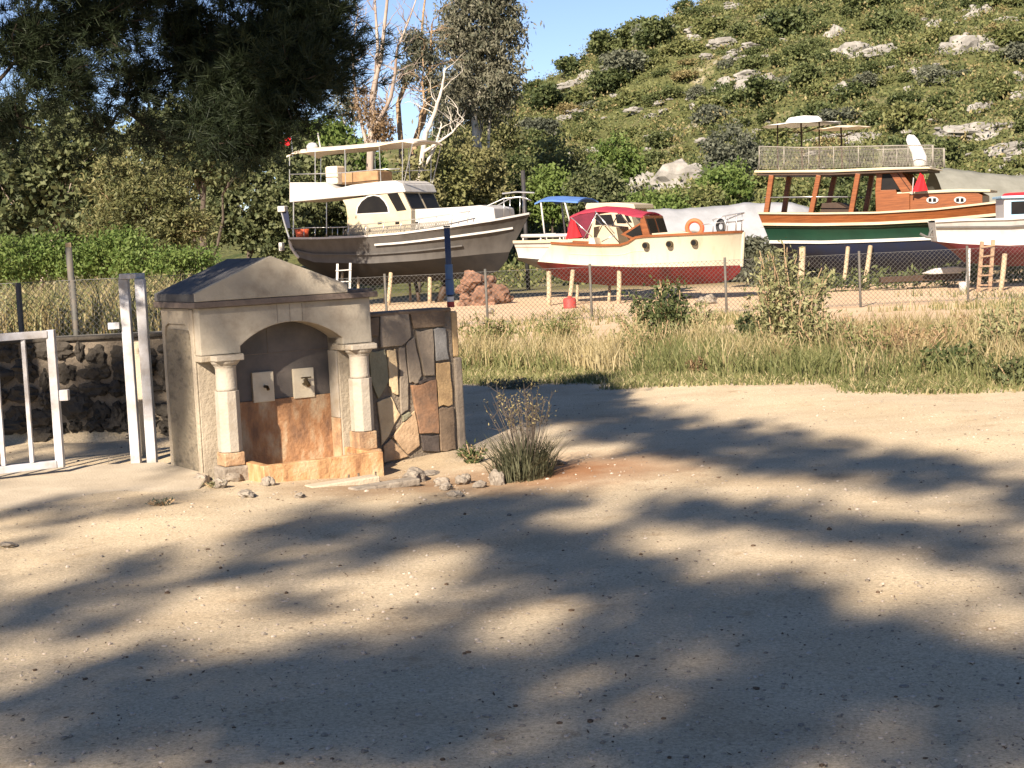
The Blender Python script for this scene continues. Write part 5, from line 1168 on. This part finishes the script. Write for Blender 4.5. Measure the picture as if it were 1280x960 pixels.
me = fastmesh("yard_grass", blades(lambda y: (-4, y * .36 + 1), 3800, lambda: random.uniform(24, 45), .22, .02, .5, lambda x, y: dens(x, y, .35) < .12, 6), 4, [M['straw'], M['grassgreen']], rng.choice(2, 10400)); tag(link("yard_grass", me), "thin tufts of grass on the bare ground beyond the verge", "grass", kind="stuff")
# reeds and dry growth above the rubble wall
bl = []
for k in range(70):
    y = random.uniform(14.9, 20); x = random.uniform(-y * .34 - .4, -3.3); bl.append((x, y, zg1(x, y) + .15, .3, .3, random.uniform(.2, .36)))
P = crown_points(bl, 620, 34, .07); V1 = leafquads(P, .06, 0, .35, .5)
V2 = blades(lambda y: (-y * .34 - .6, -3.1), 3600, lambda: random.uniform(14.7, 21), .45, .012, .5, None, 5)
me = fastmesh("dry_undergrowth", np.concatenate([V1, V2]), 4, [M['straw'], M['weed'], M['grassgreen']], np.concatenate([rng.choice(3, len(V1) // 4, p=[.25, .55, .2]), rng.choice(3, len(V2) // 4, p=[.6, .3, .1])])); tag(link("dry_undergrowth", me), "dry pale undergrowth behind the left chain link fence", "undergrowth", kind="stuff")
def plant(name, label, px, py, hpx, wpx, mk, n, leaf, stems=10, cat="plant", up=.5, asp=.35, bare_top=0.0, low=1.0):
    """a bushy weed: thin stems with leaves along them"""
    b = gnd(px, py, -.0); 
    for _ in range(6): b = gnd(px, py, zg1(b[0], b[1]))
    s_ = b[1] / FPX; h = hpx * s_; r = wpx * s_ * .5
    root = empty(name, tuple(b), label, cat); mb = MB(); P = []
    for k in range(stems):
        a = random.uniform(0, 6.28); rr = r * math.sqrt(random.random()); hh = h * random.uniform(.6, 1.0) * (1 - .35 * (rr / r) ** 2)
        q = [Vector((rr * .25 * math.cos(a), rr * .25 * math.sin(a), -.05))]
        for i in range(1, 5): q.append(Vector((rr * (.25 + .75 * i / 4) * math.cos(a) + random.gauss(0, .02 * h), rr * (.25 + .75 * i / 4) * math.sin(a) + random.gauss(0, .02 * h), hh * i / 4)))
        mb.tube(q, [.006 + .004 * h * (4 - i) / 4 for i in range(5)], 4, False)
        m_ = n // stems
        t = rng.uniform(.08, 1, m_) ** low * 4 * (1 - bare_top)
        for u in t:
            i = min(int(u), 3); c = q[i].lerp(q[i + 1], u - i); P.append((c.x + random.gauss(0, r * .13), c.y + random.gauss(0, r * .13), max(.0, c.z + random.gauss(0, h * .04))))
    mb.build('stems', M['bark_tan'], root); link('foliage', fastmesh('foliage', leafquads(np.array(P), leaf, 0, asp, up), 4, M[mk]), root); return root
plant("leafy_bush", "dark green leafy bush rising from the dry grass below the launch", 838, 424, 82, 95, 'scrub_a', 3000, .075, 26, "bush", .3, .5)
plant("tall_weed", "tallest pale green weed clump in the middle of the verge", 985, 448, 160, 110, 'weed', 4200, .075, 36, "weed")
plant("tall_weed", "pale weed stem cluster just right of the tallest clump", 1035, 450, 75, 80, 'weed', 1200, .065, 18, "weed")
plant("leafy_bush", "low dark bush left of the tallest pale weed clump", 935, 432, 44, 55, 'leaf_dark', 1500, .06, 16, "bush", .2, .6)
plant("leafy_bush", "low dark bush at the grass edge near the right end of the road", 1190, 470, 42, 120, 'scrub_a', 2000, .06, 26, "bush", .2, .6)
plant("tall_weed", "tall green weed clump at the right edge of the verge", 1262, 462, 105, 70, 'weed', 2000, .06, 20, "weed")
plant("tall_weed", "brownish weed clump between the dark bush and the right edge", 1130, 458, 66, 120, 'leaf_brown', 1300, .05, 26, "weed")
plant("tall_weed", "small green weed clump right of the launch's leafy bush", 880, 430, 60, 45, 'weed', 900, .06, 14, "weed")
plant("tall_weed", "light weed clump left of the launch's leafy bush", 795, 426, 62, 50, 'weed', 900, .06, 14, "weed")
plant("tall_weed", "green weed clump at the verge's left end behind the wall", 612, 440, 50, 70, 'grassgreen', 1100, .07, 18, "weed")
plant("tall_weed", "yellowish weed clump above the left stretch of the verge", 700, 436, 52, 80, 'grassgreen', 1200, .06, 18, "weed")
plant("leafy_bush", "dark low bush at the far right edge of the road", 1272, 484, 40, 70, 'leaf_dark', 1300, .05, 18, "bush", .2, .6)
for k in range(26):
    vx_ = random.uniform(600, 1300); hp_ = random.choice([24, 30, 40, 52])
    plant("verge_weed", "small wispy weed growing in the verge grass", vx_, random.uniform(425, 472), hp_, hp_ * random.uniform(.7, 1.5), random.choice(['weed', 'grassgreen', 'scrub_b', 'leaf_brown']), 420, .05, 10, "weed")["group"] = "small weeds in the verge"
plant("low_weed", "grey matted weed at the road edge right of the wall", 640, 486, 13, 75, 'scrub_c', 900, .035, 20, "weed", .2, .4)
plant("tall_weed", "fine weed clump below the wooden boat's middle", 1085, 462, 70, 60, 'scrub_b', 1100, .055, 16, "weed")
# the bush beside the fountain: grassy green base with dry stalks above
b = gnd(655, 603, -.06); bush = empty("roadside_bush", (b[0], b[1], zg1(b[0], b[1])), "grey green grassy bush with dry seed stalks beside the flagstone wall", "bush")
n = 950; az = rng.uniform(0, 6.283, n); rr = rng.uniform(0, .2, n) ** 1; hh = rng.uniform(.1, .36, n); ln = rng.uniform(.05, .22, n)
b0 = np.stack([rr * np.cos(az), rr * np.sin(az), np.full(n, -.03)], 1); d = np.stack([np.cos(az + rng.normal(0, .5, n)), np.sin(az + rng.normal(0, .5, n)), np.zeros(n)], 1)
sd_ = np.stack([-d[:, 1], d[:, 0], np.zeros(n)], 1) * .003; mm_ = b0 + d * (ln * .35)[:, None] + np.array([0, 0, 1]) * (hh * .6)[:, None]; t_ = b0 + d * ln[:, None] + np.array([0, 0, 1]) * hh[:, None]
V = np.concatenate([np.stack([b0 - sd_, b0 + sd_, mm_ + sd_, mm_ - sd_], 1), np.stack([mm_ - sd_, mm_ + sd_, t_ + sd_ * .2, t_ - sd_ * .2], 1)], 1).reshape(-1, 3)
link('blades', fastmesh('blades', V, 4, M['bush_leaf']), bush)
mb = MB(); P = []
for k in range(42):
    a = random.uniform(0, 6.28); r_ = random.uniform(.02, .12); tip = Vector((r_ * math.cos(a) * 2.2 - .03, r_ * math.sin(a) * 2.2, random.uniform(.4, .64)))
    st = [Vector((r_ * .6 * math.cos(a), r_ * .6 * math.sin(a), .05)), Vector((r_ * 1.3 * math.cos(a), r_ * 1.3 * math.sin(a), tip.z * .55)), tip]; mb.tube(st, [.0035, .003, .0015], 4, False)
    for j in range(4):
        e_ = st[1].lerp(tip, random.uniform(.2, 1)); q = e_ + Vector((random.gauss(0, .04), random.gauss(0, .04), random.uniform(.02, .07))); mb.tube([e_, q], [.002, .001], 4, False)
        for _ in range(3): P.append(tuple(q + Vector((random.gauss(0, .01), random.gauss(0, .01), random.gauss(0, .015)))))
mb.build('stalks', M['bark_dark'], bush); tag(link('seed_heads', fastmesh('seed_heads', leafquads(np.array(P), .02, 0, .4), 4, M['scrub_d']), bush), kind='stuff')
plant("low_weed", "small green weed tuft at the flagstone wall's right foot", 592, 578, 26, 36, 'scrub_a', 500, .035, 14, "weed", .3, .4)
plant("low_weed", "small weed tuft among the rubble left of the plinth", 268, 610, 12, 30, 'weed', 220, .02, 10, "weed", .3, .4)
plant("low_weed", "tiny weed tuft on the concrete edge at left", 205, 632, 10, 40, 'scrub_c', 260, .02, 12, "weed", .3, .4)

# ------------------------------------------------------------------ pines: one leaning over the left of the picture, two behind the camera that throw the dappled shade
def needles(P, D, L_, per, wd=.0016):
    """tufts of thin needles round each point, pointing along D"""
    n = len(P); k = np.repeat(np.arange(n), per); d = unit(D[k] + rng.normal(size=(n * per, 3)) * .62); a = unit(np.cross(d, rng.normal(size=(n * per, 3))))
    l_ = L_ * rng.uniform(.6, 1.2, n * per)[:, None]; p = P[k] + rng.normal(size=(n * per, 3)) * L_ * .12
    V = np.stack([p - a * wd, p + a * wd, p + d * l_ + a * wd * .4, p + d * l_ - a * wd * .4], 1); return V.reshape(-1, 3)
def pine(name, label, base, top, sprays, r0, tuft, per, L_, wd, count, branch_r=.03, spread=.16):
    """sprays: (world centre, radii, weight)"""
    base = Vector(base); root = empty(name, tuple(base), label, "tree"); T = wiggle((0, 0, -.3), Vector(top) - base, 8, .012)
    mb = MB(); mb.tube(T, [r0 * (1 - .09 * i) for i in range(9)], 12); mb.build('trunk', M['bark_pine'], root, smooth=True)
    mb = MB(); PP, DD = [], []
    nodes = [(q, 1.0) for q in T[2:]]
    for c, rad, wgt in sorted(sprays, key=lambda s_: min((Vector(s_[0]) - base - q).length for q in T[2:])):
        c = Vector(c) - base; st, th = min(nodes, key=lambda q: (q[0] - c).length * (1.15 if q[1] < 1 else 1) + max(0, q[0].z - c.z) * .4)
        path = wiggle(st, c, 6, .03); path = [p + Vector((0, 0, -.05 * (c - st).length * math.sin(math.pi * i / 6))) for i, p in enumerate(path)]
        th = max(th * .72, .3); nodes += [(p, th) for p in path[2:]]; mb.tube(path, [branch_r * 1.6 * th * (1.0 - .1 * i) for i in range(7)], 6)
        k = max(2, int(count * wgt))
        for _ in range(max(2, k // 9)):
            d = Vector(unit(rng.normal(size=3))); e_ = c + Vector((d.x * rad[0], d.y * rad[1], d.z * rad[2])) * random.uniform(.3, 1)
            q = wiggle(path[random.randint(4, 6)], e_, 4, .06); mb.tube(q, [branch_r * .35 * (1 - .2 * i) for i in range(5)], 4, False)
            for _ in range(9):
                u = random.uniform(.25, 1) * 4; i = min(int(u), 3); p = q[i].lerp(q[i + 1], u - i); dd = (q[i + 1] - q[i])
                PP.append(tuple(p + Vector(rng.normal(size=3)) * spread)); DD.append(tuple(dd.normalized() + Vector((0, 0, .1)) if dd.length > 0 else (0, 0, 1)))
    mb.build('branches', M['bark_pine'], root, smooth=True)
    link('needle_crown', fastmesh('needle_crown', needles(np.array(PP), np.array(DD), L_, per, wd), 4, M['needles']), root); return root
def sp(px, py, Y, rx, ry, dz, w_): s_ = Y / FPX; return (tuple(at(px, py, Y)), (rx * s_, dz, ry * s_), w_)
PY = 10.9
spr = [sp(330, 60, PY, 80, 65, .45, 2.2), sp(290, 125, PY, 65, 50, .4, 1.8), sp(365, 90, PY - .3, 62, 65, .4, 1.7), sp(395, 25, PY, 45, 50, .4, 1.2), sp(322, 150, PY - .2, 42, 28, .3, .9), sp(250, 60, PY + .3, 55, 55, .5, 1.3), sp(412, 85, PY - .2, 22, 32, .25, .35), sp(300, 180, PY - .2, 40, 16, .25, .5), sp(455, 62, PY - .2, 13, 9, .12, .12),
       sp(130, 30, PY - .4, 70, 50, .45, 1.0), sp(40, 45, PY - .6, 70, 55, .45, 1.0), sp(85, 105, PY - .6, 60, 36, .4, .5), sp(175, 100, PY, 42, 30, .3, .4), sp(20, 150, PY - .8, 45, 32, .3, .4), sp(205, 170, PY, 30, 18, .25, .2), sp(-60, 90, PY - .6, 60, 70, .45, .6), sp(130, 165, PY - .3, 28, 16, .2, .12),
       sp(200, -30, PY, 120, 50, .7, 1.4), sp(350, -40, PY, 90, 45, .6, 1.3), sp(60, -60, PY - .6, 110, 60, .7, 1.1)]
# the crown above the picture, which keeps the low branches in the shade
for k in range(36):
    spr.append(((random.uniform(-5.6, -2.6), random.uniform(7.6, 9.4), random.uniform(4.7, 5.7)), (.7, .6, .3), 1.3))
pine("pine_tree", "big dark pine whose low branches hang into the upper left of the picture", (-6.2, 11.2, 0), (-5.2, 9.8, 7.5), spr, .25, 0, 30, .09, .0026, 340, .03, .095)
# shade regions on the ground (px, py, rx, ry, weight) carried up the sun's direction to the height of the crowns
SH = [(730, 522, 100, 22, 1.3), (840, 543, 110, 20, 1.5), (960, 562, 110, 18, 1.5), (1090, 580, 110, 17, 1.5), (1210, 602, 100, 18, 1.5), (900, 552, 60, 8, .8), (1150, 590, 60, 8, .8), 
      (560, 640, 90, 18, 1.5), (700, 626, 90, 12, 1.2), (860, 626, 100, 10, 1.2), (960, 640, 80, 12, 1.3), (1060, 657, 80, 16, 1.7), (1170, 685, 90, 20, 1.9), (1250, 715, 60, 25, .9), (1240, 665, 60, 10, .5),
      (600, 690, 60, 24, .9), (690, 700, 70, 28, 1.5), (780, 735, 90, 40, 2.6), (880, 770, 100, 34, 2.6), (1010, 805, 110, 34, 3), (1150, 830, 110, 36, 3), (1270, 835, 60, 36, 1.6), (1100, 880, 120, 40, 2.6), (1230, 890, 90, 55, 2.6), (900, 880, 90, 40, 1.7), (980, 850, 70, 20, 1), (760, 830, 70, 28, .9), (700, 800, 50, 20, .5), (980, 930, 130, 28, 1.3), (1150, 945, 130, 28, 1.3), (820, 920, 60, 20, .5), (660, 870, 60, 30, .6),
      (330, 715, 60, 12, .6), (380, 690, 70, 12, .6), (200, 735, 90, 14, .6), (60, 770, 70, 22, .8), (180, 638, 50, 8, .35), (350, 660, 70, 14, .5), (470, 650, 80, 14, 1.2), (520, 670, 60, 12, .7), (640, 660, 70, 14, .9), (40, 862, 60, 26, .7), (360, 815, 50, 30, 1), (300, 880, 100, 40, 1.5), (430, 880, 90, 50, 1.5), (540, 930, 90, 30, .9), (200, 940, 90, 22, .6), (420, 800, 60, 18, .5), (560, 860, 60, 25, .5), (30, 665, 30, 6, .2)]
SH += [(1420, 640, 110, 20, 1.6), (1450, 760, 120, 50, 2.5), (1400, 880, 110, 60, 2.6), (1600, 800, 130, 60, 2.5), (-120, 760, 90, 25, 1), (-150, 880, 90, 40, 1.4)]
for _ in range(60): SH.append((random.uniform(-20, 1300), random.uniform(625, 960), random.uniform(25, 70), random.uniform(5, 14), random.uniform(.15, .4)))
spr = []; spr2 = []
for (px, py, rx, ry, w_) in SH:
    g0 = gnd(px, py); gx = gnd(px + rx, py); gy = gnd(px, py - ry)
    rx_, ry_ = abs(gx[0] - g0[0]), abs(gy[1] - g0[1])
    for k in range(max(1, int(round(math.pi * rx_ * ry_ * min(w_, 1.5) * 6.2)))):
        hgt = random.uniform(8.5, 12.5); u, v = random.uniform(0, 6.283), math.sqrt(random.random())
        c = Vector((g0[0] + rx_ * v * math.cos(u), g0[1] + ry_ * v * math.sin(u), 0)) + Vector(SUNV) * (hgt / SUNV.z); q_ = random.uniform(.16, .34)
        (spr if c.x > -7.6 else spr2).append((tuple(c), (q_, q_ * 1.3, .12), random.uniform(.2, .55)))
# what keeps the fountain's flank and the wall in broken shade
for (tx, ty, tz, r_, w_) in ((-2.05, 11.6, 1.1, .3, .9), (-1.75, 11.8, 1.5, .3, .35), (-2.5, 12.1, .5, .4, 1.0), (-2.6, 12.1, 1.0, .3, .7), (-.8, 12.3, .95, .22, .5), (-2.6, 11.9, .7, .3, .8), (-2.5, 11.7, .3, .25, .5), (-3.4, 13.9, .75, .4, 1.4), (-3.9, 13.9, .3, .5, 1.4), (-3.5, 13.6, .05, .5, 1.2), (-4.6, 13.9, .4, .45, 1.2), (-3.2, 13.3, .0, .4, 1.0), (-4.3, 13.9, .6, .45, 1.3), (-3.6, 13.9, .5, .4, 1.2), (-3.9, 13.2, .0, .4, .8), (-3.3, 13.4, .1, .3, .7), (-4.9, 13.9, .75, .4, .8), (-1.9, 11.6, 1.4, .3, .5), (-1.5, 11.8, 1.0, .18, .22), (-5, 13.6, .5, .4, .5), (-.4, 12.2, .3, .2, .25)):
    hgt = random.uniform(9, 11); c = Vector((tx, ty, tz)) + Vector(SUNV) * ((hgt - tz) / SUNV.z); spr2.append((tuple(c), (r_, r_, .3), w_))
pine("shade_pine", "tall pine standing behind the viewer that throws shade over the right of the road", (-2.2, -15, 0), (-4.2, -12, 13.5), spr, .32, 0, 14, .17, .009, 50, .03, .12)
pine("shade_pine", "tall pine standing behind the viewer that throws shade over the fountain and the left ground", (-16, -12, 0), (-12.5, -9.5, 13.5), spr2, .32, 0, 14, .17, .009, 50, .03, .12)

# ------------------------------------------------------------------ small litter on the ground
n = 9000; y = 4.6 + 11 * rng.random(n) ** 1.5; x = rng.uniform(-1, 1, n) * y * .36; r_ = rng.uniform(.002, .007, n) * (rng.random(n) ** 3 * 1.6 + .6)
z = np.array([zg1(a, b_) + noise.fractal(Vector((a * 1.5, b_ * 1.5, 3)), 1, 2, 4) * .008 for a, b_ in zip(x, y)])
ico = bmesh.new(); bmesh.ops.create_icosphere(ico, subdivisions=1, radius=1); iv = np.array([v.co[:] for v in ico.verts]); fi = np.array([[v.index for v in f.verts] for f in ico.faces]); ico.free()
sc_ = np.stack([r_ * rng.uniform(.7, 1.3, n), r_ * rng.uniform(.7, 1.3, n), r_ * rng.uniform(.4, .8, n)], 1)
VV = iv[None] * (1 + rng.normal(0, .12, (n, len(iv), 1))) * sc_[:, None] + np.stack([x, y, z + r_ * .2], 1)[:, None]
me = fastmesh("gravel", VV[:, fi].reshape(-1, 3), 3, [M['pebble'], M['loose_stone'], M['litter']], np.repeat(rng.choice(3, n, p=[.52, .4, .08]), len(fi))); tag(link("gravel", me), "small scattered stones on the dirt road", "gravel", kind="stuff")
n = 2200; y = 4.6 + 8.5 * rng.random(n) ** 1.3; x = rng.uniform(-1, 1, n) * y * .36
z = np.array([zg1(a, b_) + noise.fractal(Vector((a * 1.5, b_ * 1.5, 3)), 1, 2, 4) * .008 + .004 for a, b_ in zip(x, y)])
az = rng.uniform(0, 6.283, n); l_ = rng.uniform(.004, .014, n); d = np.stack([np.cos(az), np.sin(az), rng.normal(0, .25, n)], 1) * l_[:, None]; a = np.stack([-np.sin(az), np.cos(az), rng.normal(0, .3, n)], 1) * (l_ * rng.uniform(.12, .4, n))[:, None]
p = np.stack([x, y, z], 1); V = np.stack([p - d, p + a, p + d, p - a], 1).reshape(-1, 3); tag(link("fallen_leaves", fastmesh("fallen_leaves", V, 4, M['litter'])), "dry leaf and twig litter on the dirt", "litter", kind="stuff")
